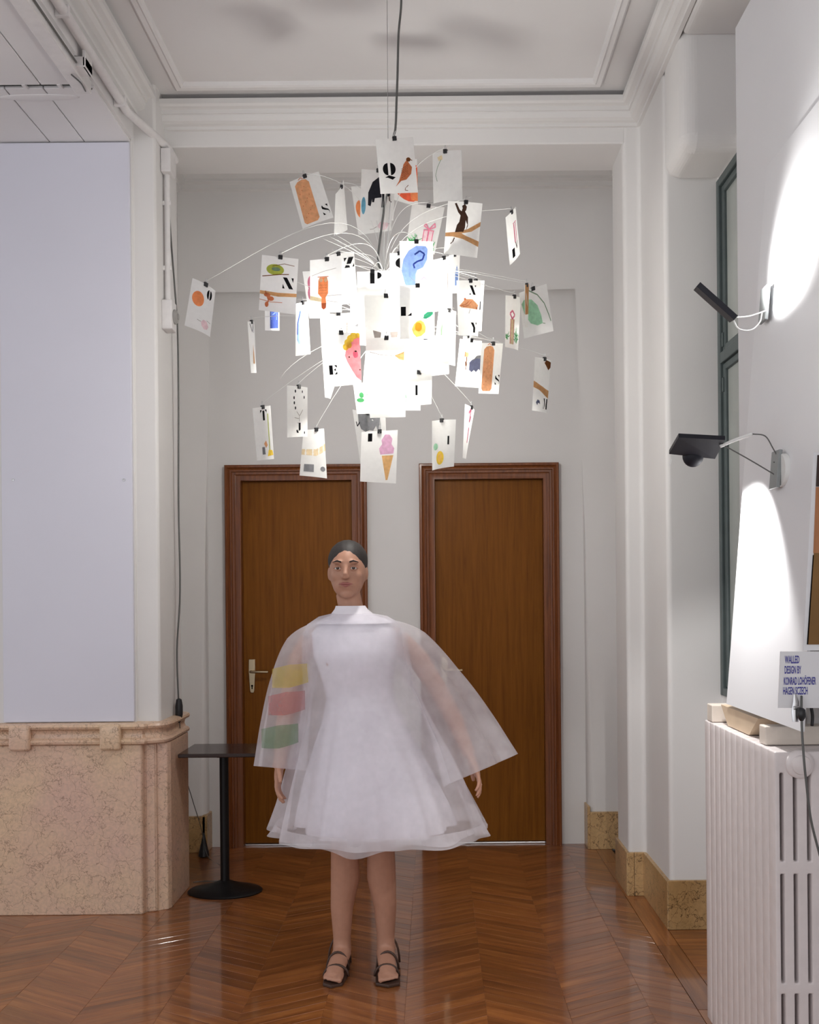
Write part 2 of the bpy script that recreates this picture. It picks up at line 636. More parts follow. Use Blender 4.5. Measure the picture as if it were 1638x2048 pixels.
# right wall: pilaster, wall strip, window bay
m = MB()
m.prism([(0.899, 4.67), (0.980, 4.67), (0.980, 4.196), (1.35, 4.196), (1.35, 5.56), (1.05, 5.56), (1.05, 4.955), (0.899, 4.955)], -0.03, 3.94, bev=0.02, seg=6)
struct(m.build('wall_right', WALL))
m = MB()
m.box(0.981, 1.35, 3.885, 4.22, 3.14, 3.93, bev=0.06, seg=9)
struct(m.build('wall_lintel', WALL))
m = MB()
m.box(0.981, 1.35, -1.6, 3.90, 3.575, 3.93, bev=0.03, seg=5)
struct(m.build('wall_bay_beam', WALL))
m = MB()
WY0, WY1, WZ0, WZ1 = 2.35, 4.19, 0.98, 3.13
m.box(1.205, 1.40, -1.6, WY0, 0, 3.93)
m.box(1.205, 1.40, WY0, 4.2, 0, WZ0)
m.box(1.205, 1.40, WY0, 4.2, WZ1, 3.93)
m.box(1.205, 1.40, WY1, 4.2, WZ0, WZ1)
struct(m.build('wall_window_bay', WALL))
m = MB()
m.box(0.98, 1.25, -1.6, 1.9, 0, 3.93, bev=0.01)
struct(m.build('wall_front_right', WALL))

# window: frame, sashes, transom, panes
win = MB()
for a in ((WY0, WY0 + .034, WZ0, WZ1), (WY1 - .034, WY1, WZ0, WZ1), (WY0 + .0345, WY1 - .0345, WZ0, WZ0 + .034), (WY0 + .0345, WY1 - .0345, WZ1 - .034, WZ1), (WY0 + .0345, WY1 - .0345, 2.36, 2.405)):
    win.box(1.196, 1.26, *a, bev=0.004)
window = struct(win.build('window_1', GREENFR))
for z0, z1 in ((WZ0 + .0345, 2.3595), (2.4055, WZ1 - .0345)):
    m = MB()
    y0, y1 = WY0 + .0345, WY1 - .0345
    for a in ((y0, y0 + .03, z0, z1), (y1 - .03, y1, z0, z1), (y0 + .0305, y1 - .0305, z0, z0 + .03), (y0 + .0305, y1 - .0305, z1 - .03, z1)):
        m.box(1.208, 1.248, *a, bev=0.006)
    s = m.build('sash', GREENFR, window)
    m = MB()
    m.box(1.222, 1.228, y0 + .026, y1 - .026, z0 + .026, z1 - .026)
    m.build('pane', pmat('frosted_pane', (0.36, 0.38, 0.36, 1), 0.22, noise=0.1, scale=3), s)
    m = MB()
    m.box(1.2, 1.21, y1 - .022, y1 - .010, z0 + (.02 if z0 > 2 else z1 - z0 - .12), z0 + (.08 if z0 > 2 else z1 - z0 - .06), bev=.003)
    m.build('hinge', GREENFR, s)

# left pier: painted upper block and marble base
m = MB()
m.prism([(-4.2, 4.480), (-1.337, 4.480), (-1.337, 4.500), (-1.245, 4.500), (-1.236, 4.512), (-1.236, 4.87), (-4.2, 4.87)], 0.84, 3.93, bev=0.004)
struct(m.build('wall_left', WALL))
m = MB()
base_pts = [(-4.2, 4.450), (-1.312, 4.450), (-1.306, 4.458), (-1.306, 4.492), (-1.256, 4.496), (-1.256, 4.512), (-1.213, 4.520), (-1.203, 4.548), (-1.203, 4.87), (-4.2, 4.87)]
m.prism(base_pts, 0, 0.755, bev=0.004)
bl = struct(m.build('baseboard_left', MARBLE))


def offset_path(pts, d):
    """Push an open path sideways (to its right as it is walked) by d."""
    out = []
    n = len(pts)
    for i in range(n):
        a = Vector(pts[max(i - 1, 0)])
        b = Vector(pts[i])
        c = Vector(pts[min(i + 1, n - 1)])
        t1 = (b - a).normalized() if i > 0 else (c - b).normalized()
        t2 = (c - b).normalized() if i < n - 1 else t1
        n1 = Vector((t1.y, -t1.x))
        n2 = Vector((t2.y, -t2.x))
        k = (n1 + n2)
        k = k / max(0.5, k.dot(n1))
        out.append(b + k * d)
    return out


mp = [(-4.2, 4.450), (-1.302, 4.450), (-1.294, 4.468), (-1.252, 4.480), (-1.226, 4.500), (-1.214, 4.548), (-1.214, 4.87)]
prof = [(-0.03, 0.752), (0.004, 0.755), (0.016, 0.762), (0.019, 0.772), (0.012, 0.782), (0.000, 0.786), (-0.006, 0.800), (-0.004, 0.815), (0.004, 0.824),
        (0.016, 0.828), (0.021, 0.838), (0.016, 0.848), (0.002, 0.853), (-0.08, 0.856), (-0.08, 0.852)]
m = MB()
cols = [offset_path(mp, d) for d, z in prof]
m.sweep([[(cols[k][i].x, cols[k][i].y, prof[k][1]) for k in range(len(prof))] for i in range(len(mp))], len(prof))
m.build('moulding', MARBLE, bl, smooth=True, ang=40)
for x0, x1 in ((-1.888, -1.796), (-1.486, -1.394)):
    m = MB()
    m.box(x0, x1, 4.415, 4.46, 0.735, 0.852, bev=0.013, seg=4)
    m.build('clasp_block', MARBLE, bl, smooth=True, ang=50)
m = MB()                                                       # joint of the corner slab
m.box(-1.300, -1.262, 4.490, 4.497, 0.004, 0.75, bev=.002)
m.build('corner_strip', MARBLE, bl)

# marble skirting blocks
m = MB()
m.box(-1.395, -1.272, 5.512, 5.535, 0, 0.20, bev=.003)
m.box(-1.290, -1.262, 5.512, 5.638, 0, 0.205, bev=.003)
struct(m.build('baseboard_niche', MARBLEY))
m = MB()
m.box(0.850, 1.049, 5.510, 5.533, 0, 0.205, bev=.003)
m.box(0.836, 0.852, 5.520, 5.638, 0, 0.235, bev=.003)
struct(m.build('baseboard_back', MARBLEY))
m = MB()
m.box(0.886, 0.902, 4.66, 4.953, 0, 0.202, bev=.003)
m.box(0.888, 0.922, 4.655, 4.673, 0, 0.202, bev=.003)
m.box(0.923, 0.966, 4.655, 4.673, 0, 0.202, bev=.003)
m.box(0.964, 0.983, 4.186, 4.67, 0, 0.202, bev=.003)
m.box(0.967, 1.20, 4.182, 4.199, 0, 0.205, bev=.003)
struct(m.build('baseboard_right', MARBLEY))

# dropped ceiling panels over the pier
PANEL = pmat('ceiling_board', (0.75, 0.735, 0.745, 1), 0.6, noise=0.02, scale=3)
for x0, x1, y0, y1 in ((-4.2, -2.9, 4.0, 4.477), (-2.9, -1.703, 4.0, 4.477), (-1.698, -1.548, 4.0, 4.477), (-1.543, -1.342, 4.0, 4.477),
                       (-4.2, -2.75, -1.6, 3.972), (-2.745, -1.547, -1.6, 3.972), (-1.542, -1.342, -1.6, 3.972)):
    m = MB()
    m.box(x0, x1, y0, y1, 3.45, 3.462, bev=.002, seg=1)
    m.build('ceiling_panel', PANEL, ceiling)
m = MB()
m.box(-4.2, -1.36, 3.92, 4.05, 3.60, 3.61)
m.build('void_shade_board', DARKIN, ceiling)  # near-black sheet painting the shade of the void above the panel gap
for k, x in enumerate((-1.80, -1.62, -1.48)):
    m = MB()
    m.box(x, x + .016, 3.966, 4.004, 3.447, 3.458, bev=.002)
    m.build('panel_clip', PANEL, ceiling)
for k, (a, b) in enumerate((((-2.2, 4.0), (-1.9, 4.05)), ((-1.76, 4.13), (-1.42, 4.13)))):  # patched bulge in the plaster board
    m = MB()
    m.ell(((a[0] + b[0]) / 2, 4.07, 3.4505), ((b[0] - a[0]) / 2, 0.028, 0.006), 20, 8)
    m.build('plaster_patch', PANEL, ceiling, smooth=True)

# white panel on the pier
m = MB()
m.box(-1.926, -1.343, 4.462, 4.479, 0.858, 3.444, bev=.003)
pp = tag(m.build('display_panel', WHITEPANEL), 'large blank white panel covering the pier above the marble base', 'panel')
for px, py in ((248, 960), (26, 960)):
    q = P(px, py, 4.462)
    m = MB()
    m.lathe([(0.001, -.004), (0.006, -.003), (0.006, .001)], q, 10, 'Y')
    m.build('screw', STEEL, pp)

# ------------------------------------------------------------------ doors
def casing(m, x0, x1, z1, yface, prof):
    st = [[(x0 + u, yface - d, 0) for u, d in prof], [(x0 + u, yface - d, z1 - u) for u, d in prof],
          [(x1 - u, yface - d, z1 - u) for u, d in prof], [(x1 - u, yface - d, 0) for u, d in prof]]
    m.sweep(st, len(prof))


CAS = [(0, 0), (0, .040), (.004, .044), (.014, .044), (.017, .038), (.022, .034), (.030, .038), (.036, .037), (.040, .028), (.052, .026),
       (.055, .020), (.060, .018), (.086, .018), (.086, -.045)]
for i, (x0, x1, z1) in enumerate((D1, D2)):
    m = MB()
    m.box(x0 + .0865, x1 - .0865, 5.672, 5.71, 0.012, z1 - .0865, bev=.001)
    d = struct(m.build('door_%d' % (i + 1), DOORW))
    m = MB()
    casing(m, x0, x1, z1, 5.638, CAS)
    m.build('door_frame', FRAMEW, d, smooth=True, ang=25)
    m = MB()
    m.box(x0 + .087, x1 - .087, 5.655, 5.70, 0.0005, 0.010, bev=.002)
    m.build('threshold', STEEL, d)
    hx = x0 + .087 + .046
    m = MB()
    pts = []
    zt, zb = (1.055, 0.865)
    prof = [(-.018, zt), (.018, zt), (.018, zt - .06), (.013, zb + .012), (.008, zb), (-.008, zb), (-.013, zb + .012), (-.018, zt - .06)]
    m.prism([(hx + a, b) for a, b in prof], 5.664, 5.673, bev=.002)
    bmesh.ops.transform(m.bm, matrix=Matrix(((1, 0, 0, 0), (0, 0, 1, 0), (0, 1, 0, 0), (0, 0, 0, 1))), verts=m.bm.verts)
    hp = m.build('handle_plate', BRASS, d)
    m = MB()
    zl = 0.987
    m.tube(spline([(hx, 5.664, zl), (hx, 5.625, zl), (hx + .012, 5.612, zl), (hx + .05, 5.608, zl), (hx + .1, 5.610, zl - .001)]), .0075, 10)
    m.build('lever', BRASS, hp, smooth=True, ang=60)
    m = MB()
    m.lathe([(.006, -.0012), (.006, 0.001)], (hx, 5.664, .905), 12, 'Y')
    m.box(hx - .003, hx + .003, 5.6628, 5.665, .886, .905)
    m.build('keyhole', DARKIN, hp)

# ------------------------------------------------------------------ conduit, cables and fittings on the pier
cd = thing('conduit', P(335, 340, 4.62), 'white painted conduit under the ceiling edge, dropping down the pier to a switch box', 'pipe')
m = MB()
m.tube([(-1.300, -1.4, 3.50), (-1.300, 4.30, 3.50), (-1.262, 4.46, 3.50), (-1.214, 4.62, 3.49), (-1.205, 4.72, 3.47)], .019, 12)
m.build('pipe', PIPEW, cd, smooth=True, ang=40)
m = MB()
m.box(-1.235, -1.188, 4.575, 4.665, 3.36, 3.47, bev=.006)
m.build('junction_box', PIPEW, cd)
m = MB()
m.tube([(-1.216, 4.62, 3.37), (-1.216, 4.62, 2.76)], .0135, 12)
m.build('pipe', PIPEW, cd, smooth=True, ang=40)
for z in (3.22, 2.92):
    m = MB()
    m.box(-1.238, -1.198, 4.612, 4.628, z, z + .022, bev=.004)
    m.build('clamp', PIPEW, cd)
sb = MB()
sb.box(-1.237, -1.188, 4.575, 4.665, 2.64, 2.775, bev=.006)
sbo = sb.build('switch_box', PIPEW, cd)
m = MB()
m.lathe([(.034, 0), (.034, .008), (.026, .016), (.014, .018), (.014, .022)], (-1.190, 4.62, 2.705), 20, 'X')
m.build('rotary_knob', pmat('knob_grey', (0.30, 0.29, 0.28, 1), 0.4), sbo, smooth=True, ang=40)
for y in (3.05, 3.55, 4.2):
    m = MB()
    m.box(-1.330, -1.278, y, y + .018, 3.478, 3.522, bev=.004)
    m.build('clamp', PIPEW, cd)

tr = MB()
tr.box(-1.40, -1.338, -1.5, 3.96, 3.405, 3.449, bev=.004)
trk = tag(tr.build('cable_trunking', PIPEW), 'white cable trunking box along the dropped ceiling edge', 'trunking')
m = MB()
m.box(-1.345, -1.300, 3.78, 3.86, 3.42, 3.46, bev=.004)
m.box(-1.312, -1.300, 3.78, 3.86, 3.42, 3.52, bev=.003)
m.build('bracket', PIPEW, trk)
m = MB()
m.tube(spline([(-1.36, 3.80, 3.400), (-1.345, 3.86, 3.398), (-1.355, 3.95, 3.41), (-1.345, 3.985, 3.44)]), .003, 6)
m.tube(spline([(-1.335, 2.2, 3.43), (-1.33, 2.8, 3.425), (-1.333, 3.3, 3.432), (-1.33, 3.77, 3.43)]), .004, 6)
m.build('wire', GREYCABLE, trk)

# dark cable down the pier edge with a plug
cb = thing('power_cable', (-1.2, 4.72, 0.87), 'thin grey power cable hanging down the pier edge to a black plug', 'cable')
pts = [P(336, 390, 4.66), P(342, 480, 4.68), P(349, 570, 4.70), P(355, 660, 4.72), P(357, 800, 4.73), P(357, 1000, 4.74), P(360, 1180, 4.75), P(354, 1300, 4.74), P(357, 1402, 4.72)]
m = MB()
m.tube(spline(pts), .0042, 8)
m.build('cable', GREYCABLE, cb, smooth=True)
q = P(358, 1420, 4.72)
m = MB()
m.lathe([(.004, .055), (.013, .05), (.018, .02), (.018, -.02), (.011, -.05), (.004, -.06)], q, 12)
m.build('plug', BLACKPL, cb, smooth=True, ang=50)
m = MB()
pts = [q + Vector((0.002, 0, -.05)), P(366, 1530, 4.95), P(385, 1600, 5.2), P(402, 1655, 5.35), Vector((-1.235, 5.40, .012)), Vector((-1.10, 5.18, .004)), Vector((-1.07, 4.97, .004)), Vector((-1.15, 4.95, .004)), Vector((-1.2, 4.93, .004))]
m.tube(spline(pts), .0022, 6)
m.build('cable', GREYCABLE, cb, smooth=True)
m = MB()
m.lathe([(.02, 0), (.03, .006), (.026, .03), (.014, .08), (.004, .13)], (-1.262, 5.43, 0.0), 14)
tag(m.build('cable_weight', BLACKPL, smooth=True, ang=50), 'small dark cone standing on the floor against the niche skirting', 'adapter')
m = MB()
m.prism([(5.05, 3.02), (5.13, 3.08), (5.13, 3.32), (5.05, 3.25)], -1.40, -1.33, bev=.004)
bmesh.ops.transform(m.bm, matrix=Matrix(((0, 0, 1, 0), (1, 0, 0, 0), (0, 1, 0, 0), (0, 0, 0, 1))), verts=m.bm.verts)
tag(m.build('wall_wedge_box', PIPEW), 'white wedge box mounted high on the niche wall behind the conduit', 'fitting')  # plain white wedge-shaped box on the niche wall

# ------------------------------------------------------------------ bistro table
TX, TY = -1.012, 4.785
tb = thing('bistro_table', (TX, TY, 0), 'small black pedestal table standing beside the marble pier', 'table')
m = MB()
m.box(TX - .178, TX + .225, TY - .17, TY + .15, .668, .686, bev=.004)
m.build('tabletop', TABLETOP, tb)
m = MB()
m.box(TX - .1, TX + .1, TY - .012, TY + .012, .656, .668, bev=.002)
m.box(TX - .012, TX + .012, TY - .1, TY + .1, .656, .668, bev=.002)
m.build('bracket', BLACKMET, tb)
m = MB()
m.lathe([(.0215, .03), (.0215, .66)], (TX, TY, 0), 20)
m.build('pole', BLACKMET, tb, smooth=True, ang=50)
m = MB()
m.lathe([(.176, 0.0), (.178, .006), (.170, .012), (.11, .026), (.05, .045), (.024, .056), (.0, .058)], (TX, TY, 0), 48, close=False)
bmesh.ops.transform(m.bm, matrix=Matrix.Translation((TX, TY, 0)) @ Matrix.Diagonal((1, .74, 1, 1)) @ Matrix.Translation((-TX, -TY, 0)), verts=m.bm.verts)
m.build('foot', BLACKMET, tb, smooth=True, ang=50)

# ------------------------------------------------------------------ radiator
rad = thing('radiator', (0.96, 2.82, 0), 'cream cast iron column radiator under the white display boards', 'radiator')
xb = [.848, .8605, .8705, .894, .904, .9285, .9385, .963, .973, .997, 1.010]
zb = [.075, .115, .404, .430, .704, .735, .957, .985, 1.010]
m = MB()
verts = {}
fcs = []
for i in range(len(xb) - 1):
    for j in range(len(zb) - 1):
        if i % 2 == 1 and i < 9 and j in (1, 3, 5):
            continue
        q = []
        for a, b_ in ((i, j), (i + 1, j), (i + 1, j + 1), (i, j + 1)):
            if (a, b_) not in verts:
                verts[(a, b_)] = m.bm.verts.new((xb[a], 0.0, zb[b_]))
            q.append(verts[(a, b_)])
        fcs.append(m.bm.faces.new(q))
r = bmesh.ops.extrude_face_region(m.bm, geom=fcs)
vs = [v for v in r['geom'] if isinstance(v, bmesh.types.BMVert)]
bmesh.ops.translate(m.bm, verts=vs, vec=(0, 0.0532, 0))
bmesh.ops.recalc_face_normals(m.bm, faces=m.bm.faces)
m.bm.normal_update()
ed = [e for e in m.bm.edges if len(e.link_faces) == 2 and e.calc_face_angle(0) > 1.0]
bmesh.ops.bevel(m.bm, geom=ed, offset=0.0042, segments=3, affect='EDGES', profile=0.5)
sec = m.build('section', RADPAINT, smooth=True, ang=30)
sec.parent = rad
NSEC = 12
for k in range(NSEC):
    o = sec if k == 0 else sec.copy()
    if k:
        COL.objects.link(o)
        o.parent = rad
    o.location = Vector((0, 2.500 + k * 0.054, 0)) - rad.location
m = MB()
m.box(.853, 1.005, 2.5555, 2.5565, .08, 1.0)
m.build('slot_shade_plate', DARKIN, rad)  # added near-black plate, painted shade behind the end section's slots
m = MB()
m.lathe([(.036, 0), (.035, -.008), (.030, -.013), (.025, -.014), (.023, -.020), (.015, -.024), (.0, -.025)], P(1598, 1528, 2.50), 24, 'Y', close=False)
m.build('end_plug', RADPAINT, rad, smooth=True, ang=35)
for y in (2.527, 3.12):
    for x in (.862, .955):
        m = MB()
        m.box(x, x + .03, y - .018, y + .018, 0, 0.08, bev=.004)
        m.build('foot', RADPAINT, rad)

# wooden battens on the radiator and the tray under the boards
m = MB()
m.box(.858, 1.19, 2.60, 2.65, 1.0115, 1.060, bev=.003)
tag(m.build('wood_batten', CREAM), 'cream wooden batten lying across the radiator top in front of the tray', 'batten', 'battens on the radiator')
m = MB()
m.box(.850, 1.19, 3.07, 3.125, 1.0115, 1.064, bev=.003)
tag(m.build('wood_batten', CREAM), 'cream wooden batten lying across the radiator top at the window jamb end', 'batten', 'battens on the radiator')
m = MB()
m.quadbox([(.872, 2.78, 1.013), (.872, 2.98, 1.013), (.872, 3.05, 1.068), (.872, 2.70, 1.068)], (1, 0, .0), .12)
tag(m.build('wooden_tray', TAN), 'tan wooden tray on the radiator top below the leaning board', 'tray')

# ------------------------------------------------------------------ display boards by the window
m = MB()
m.box(1.0125, 1.022, 1.95, 3.305, .0, 3.275, bev=.002, seg=1)
tag(m.build('backing_board', BOARDW), 'tall white backing board fixed upright across the window', 'board')
BX = lambda z: .867 + .1335 * (z - 1.0785) / 1.5946
m = MB()
c = [(BX(1.0785), 2.37, 1.0785), (BX(1.0785), 2.975, 1.0785), (BX(2.673), 2.975, 2.673), (BX(2.673), 2.37, 2.673)]
m.quadbox(c, (1, 0, -.084), .008)
lb = tag(m.build('leaning_board', BOARDW), 'white board leaning against the backing board and lit by two black lamps', 'board')
# caption sheet and picture board facing the hall
NY = 2.355
m = MB()
m.quadbox([P(1556, 1416, NY), P(1660, 1416, NY), P(1664, 1303, NY), P(1561, 1303, NY)], (0, 1, 0), .003)
nb = tag(m.build('caption_sheet', BOARDW), 'small white sheet with a caption handwritten in blue capitals', 'notice')
m = MB()
m.quadbox([P(1606, 1301, NY + .006), P(1670, 1301, NY + .006), P(1690, 905, NY + .006), P(1627, 905, NY + .006)], (0, 1, 0), .004)
pb_ = tag(m.build('picture_board', BOARDW), 'narrow white board with orange and brown photographs above the caption sheet', 'board')
QY = NY + .0042
for nm, c4_, mt_ in (('brown', ((1616, 1289), (1670, 1289), (1676, 1106), (1628, 1106)), pmat('photo_brown', srgb(128, 92, 44), 0.4, noise=.12, scale=8)),
                     ('orange', ((1627, 1106), (1676, 1106), (1684, 974), (1632, 974)), wood_mat('photo_orange', 0, srgb(150, 96, 58), srgb(176, 118, 76), srgb(196, 140, 96), .4, vertical=True, piece=0)),
                     ('dark', ((1632, 973), (1684, 973), (1688, 910), (1635, 910)), pmat('photo_dark', srgb(52, 34, 26), 0.4, noise=.1))):
    m = MB()
    m.quadbox([P(a, b_, QY) for a, b_ in c4_], (0, 1, 0), .0015)
    m.build('photograph', mt_, pb_)
m = MB()
m.quadbox([P(1614, 1289, QY), P(1616.5, 1289, QY), P(1628, 1110, QY), P(1626, 1110, QY)], (0, 1, 0), .001)
m.build('photo_edge', DARKIN, pb_)
BLUE = pmat('ink_blue', srgb(52, 50, 150), 0.5)


def text_part(name, txt, origin, height, mat, parent, sx=0.62, lean=0.0, bold=0.0):
    cu = bpy.data.curves.new(name, 'FONT')
    cu.body = txt
    cu.size = height / 0.70
    cu.resolution_u = 3
    cu.offset = bold
    t = bpy.data.objects.new('tmp_text', cu)
    COL.objects.link(t)
    dg = bpy.context.evaluated_depsgraph_get()
    me = bpy.data.meshes.new_from_object(t.evaluated_get(dg))
    bpy.data.objects.remove(t)
    me.name = name
    for v in me.vertices:
        x, y = v.co.x * sx, v.co.y
        v.co = (x + lean * y, 0, y)
    me.materials.clear()
    me.materials.append(mat)
    o = bpy.data.objects.new(name, me)
    COL.objects.link(o)
    o.parent = parent
    o.location = Vector(origin) - parent.location
    return o


for txt, px, py, w in (('WALLED', 1570, 1326.5, 29), ('DESIGN BY', 1569, 1347, 33), ('KONRAD LOHÖFENER', 1567.5, 1369.5, 64), ('HAGEN SCZECH', 1566, 1389, 49)):
    o = text_part('caption', txt, P(px, py, NY - .0012), 15 * NY / F, BLUE, nb, 1.0, bold=0.0004)
    xs = [v.co.x for v in o.data.vertices]
    k = (w * NY / F) / (max(xs) - min(xs))
    for v in o.data.vertices:
        v.co.x *= k

# bulldog clip and its cable
q = P(1592, 1414, 2.342)
clip = thing('bulldog_clip', q, 'silver spring clip gripping the lower edge of the caption sheet', 'clip')
m = MB()
m.tube([q + Vector((-.002, 0, .03)), q + Vector((.0, 0, .012)), q + Vector((-.003, -.004, -.012)), q + Vector((-.004, -.006, -.034))], [.003, .007, .010, .007], 10, flat=[.3, .35, .4, .4])
m.build('clip_arm', STEEL, clip, smooth=True, ang=50)
m = MB()
m.box(q.x - .008, q.x + .008, q.y - .008, q.y + .004, q.z - .006, q.z + .003, bev=.002)
m.build('clip_jaw', STEEL, clip)
cb2 = thing('lamp_cable', P(1603, 1428, 2.32), 'grey cable with black connector hanging in front of the radiator', 'cable')
m = MB()
m.tube(spline([P(1603, 1392, 2.345), P(1603, 1420, 2.33), P(1604, 1462, 2.32), P(1608, 1520, 2.31), P(1612, 1560, 2.31), P(1622, 1640, 2.31), P(1642, 1720, 2.31), P(1660, 1800, 2.31), Vector((.93, 2.30, .30)), Vector((.945, 2.27, .02)), Vector((.96, 2.15, .004)), Vector((.985, 1.98, .004))]), .0028, 8)
m.build('cable', GREYCABLE, cb2, smooth=True)
m = MB()
q = P(1603, 1428, 2.325)
m.lathe([(.004, .014), (.009, .010), (.010, -.006), (.004, -.016)], q, 12)
m.build('connector', BLACKPL, cb2, smooth=True, ang=50)
m = MB()
m.tube(spline([P(1622, 1412, 2.40), P(1625, 1432, 2.40), P(1624, 1452, 2.40)]), .004, 8)
m.build('cable', BLACKPL, cb2, smooth=True)

# ------------------------------------------------------------------ two lamps on wire arms fixed to the leaning board
def spot(name, loc, target, power, size, blend, parent, rad_=.02, color=(1, .99, .97)):
    l = bpy.data.lights.new(name, 'SPOT')
    l.energy = power
    l.spot_size = radians(size)
    l.spot_blend = blend
    l.shadow_soft_size = rad_
    l.color = color
    o = bpy.data.objects.new(name, l)
    COL.objects.link(o)
    o.rotation_euler = (Vector(target) - Vector(loc)).to_track_quat('-Z', 'Y').to_euler()
    o.parent = parent
    o.location = Vector(loc) - parent.location - parent.parent.location
    return o


def mount(q, parent, w=.010, h=.100):
    m = MB()
    m.box(-.005, .005, -.029, .029, -h / 2, h / 2, rot=Matrix.Translation(q + Vector((-.014, 0, 0))) @ Matrix.Rotation(radians(4.8), 4, 'Y'), bev=.0015)
    return m.build('mount_plate', LAMPGREY, parent)


TILT = -7
LED = emit_mat('lamp_led', (1, .98, .95, 1), 3.0)
q1 = Vector((BX(2.228) - .002, 2.845, 2.228))
L1 = thing('picture_lamp', q1, 'slim black lamp tilted upright, the upper of two on the leaning board', 'lamp', 'lamps on the leaning board')
mount(q1, L1)
pa, pb = P(1394, 572, 2.805), P(1468, 638, 2.805)
ax = (pb - pa).normalized()
nrm = Vector((-ax.z, 0, ax.x))
if nrm.z < 0:
    nrm = -nrm
m = MB()
ray = (pa + pb) / 2 - Vector((0, 0, 1.41))
hw = (ray - ax * ray.dot(ax)).normalized() * .052
hw = (Matrix.Rotation(radians(TILT), 3, ax) @ hw)
nrm = ax.cross(hw).normalized()
if nrm.z < 0:
    nrm = -nrm
m.quadbox([pa - hw - nrm * .008, pb - hw - nrm * .008, pb + hw * 1.1 - nrm * .008, pa + hw - nrm * .008], nrm, .015)
hd = m.build('lamp_head', LAMPBLK, L1)
ctr = (pa + pb) / 2
m = MB()
m.quadbox([ctr - ax * .06 - hw * .7 + nrm * .0075, ctr + ax * .06 - hw * .7 + nrm * .0075, ctr + ax * .06 + hw * .7 + nrm * .0075, ctr - ax * .06 + hw * .7 + nrm * .0075], nrm, .001)
m.build('light_strip', LED, hd)
m = MB()
m.tube(spline([pb + Vector((-.004, -.03, -.004)), P(1500, 632, 2.796), P(1532, 621, 2.813), q1 + Vector((-.016, -.02, -.02))]), .0022, 6)
m.tube(spline([pb + Vector((-.008, -.02, -.008)), P(1478, 658, 2.780), P(1502, 660, 2.788), P(1519, 645, 2.805), P(1524, 626, 2.813)]), .0022, 6)
m.build('wire_arm', WIREW, L1, smooth=True)
spot('lamp_light', ctr + nrm * .03, P(1582, 520, 2.720), 18, 100, .6, hd, .03)

q2 = Vector((BX(1.733) - .002, 2.642, 1.733))
L2 = thing('picture_lamp', q2, 'black square lamp with a dome below, the lower of two on the leaning board', 'lamp', 'lamps on the leaning board')
mount(q2, L2)
m = MB()
m.lathe([(.044, .0), (.044, -.010), (.041, -.014)], q2 + Vector((.004, -.02, -.004)), 28, 'X')
m.build('wall_disc', WIREW, L2, smooth=True, ang=40)
c4 = [P(1338, 908, 2.754), P(1430, 918, 2.754), P(1450, 880, 2.652), P(1357, 875, 2.652)]
nn = (c4[1] - c4[0]).cross(c4[3] - c4[0]).normalized()
if nn.y < 0:
    nn = -nn
m = MB()
m.quadbox(c4, nn, .012)
hd2 = m.build('lamp_head', LAMPBLK, L2)
m = MB()
dc = P(1386, 912, 2.767)
m.ell(dc, (.029, .026, .031), 20, 12)
m.build('lamp_dome', LAMPBLK, hd2, smooth=True)
m = MB()
m.tube(spline([P(1440, 893, 2.677), P(1470, 880, 2.669), P(1505, 868, 2.652)]), .0045, 6)
m.build('ribbon', WIREW, L2, smooth=True)
m = MB()
m.tube(spline([P(1343, 917, 2.737), P(1339, 932, 2.737)]), .0016, 6)
m.build('ribbon', WIREW, L2, smooth=True)
m = MB()
m.tube(spline([P(1505, 868, 2.652), P(1530, 872, 2.643), P(1545, 895, 2.635), P(1560, 925, 2.635), q2 + Vector((-.02, -.0, .02))]), .0017, 6)
m.tube(spline([P(1448, 891, 2.677), P(1500, 920, 2.660), P(1558, 955, 2.635), q2 + Vector((-.018, 0, -.016))]), .0017, 6)
m.build('wire_arm', GREYCABLE, L2, smooth=True)
spot('lamp_light', P(1408, 950, 2.780), Vector((BX(1.36), 2.90, 1.36)), 24, 118, .3, hd2, .02)

# ------------------------------------------------------------------ chandelier of picture cards on wires
PAPER = paper_mat('card_paper', (0.93, 0.93, 0.91, 1), 0.48)
INK = paper_mat('ink_black', (0.012, 0.012, 0.013, 1), 0.15)
CY = 3.72
BULB_C = P(780, 672, CY)
HUB = P(768, 552, CY)
LHUB = P(772, 655, CY)
ch = thing('chandelier', (HUB.x, CY, Z_CEIL), 'chandelier of thin white wires radiating around a bright bulb, holding picture cards', 'chandelier')
m = MB()
m.lathe([(.0, Z_CEIL - .001), (.05, Z_CEIL - .001), (.05, Z_CEIL - .02), (.012, Z_CEIL - .03), (.0, Z_CEIL - .03)], (P(803, -40, CY).x, CY, 0), 24, close=False)
m.build('ceiling_cap', PIPEW, ch, smooth=True, ang=40)
m = MB()
m.tube(spline([Vector((P(803, -40, CY).x, CY, Z_CEIL - .025)), P(802, 15, CY), P(797, 70, CY), P(795, 150, CY), P(793, 205, CY), P(791, 255, CY), P(786, 282, CY),
               P(776, 370, CY), P(768, 420, CY), P(760, 480, CY), P(756, 520, CY), P(762, 545, CY)]), .0042, 8)
m.build('power_cord', GREYCABLE, ch, smooth=True)
m = MB()
m.tube([Vector((P(774, -40, CY).x, CY, Z_CEIL - .001)), P(776, 270, CY), P(781, 400, CY), HUB + Vector((0.004, 0, .01))], .0010, 6)
m.build('suspension_wire', STEEL, ch, smooth=True)
m = MB()
m.lathe([(.0, .022), (.012, .022), (.03, .012), (.034, .0), (.034, -.014), (.012, -.022), (.012, -.11), (.024, -.125), (.024, -.16), (.0, -.16)], HUB, 24, close=False)
m.build('hub', WIREW, ch, smooth=True, ang=40)
BULB = emit_mat('bulb_glow', (1.0, 0.975, 0.92, 1), 215.0)
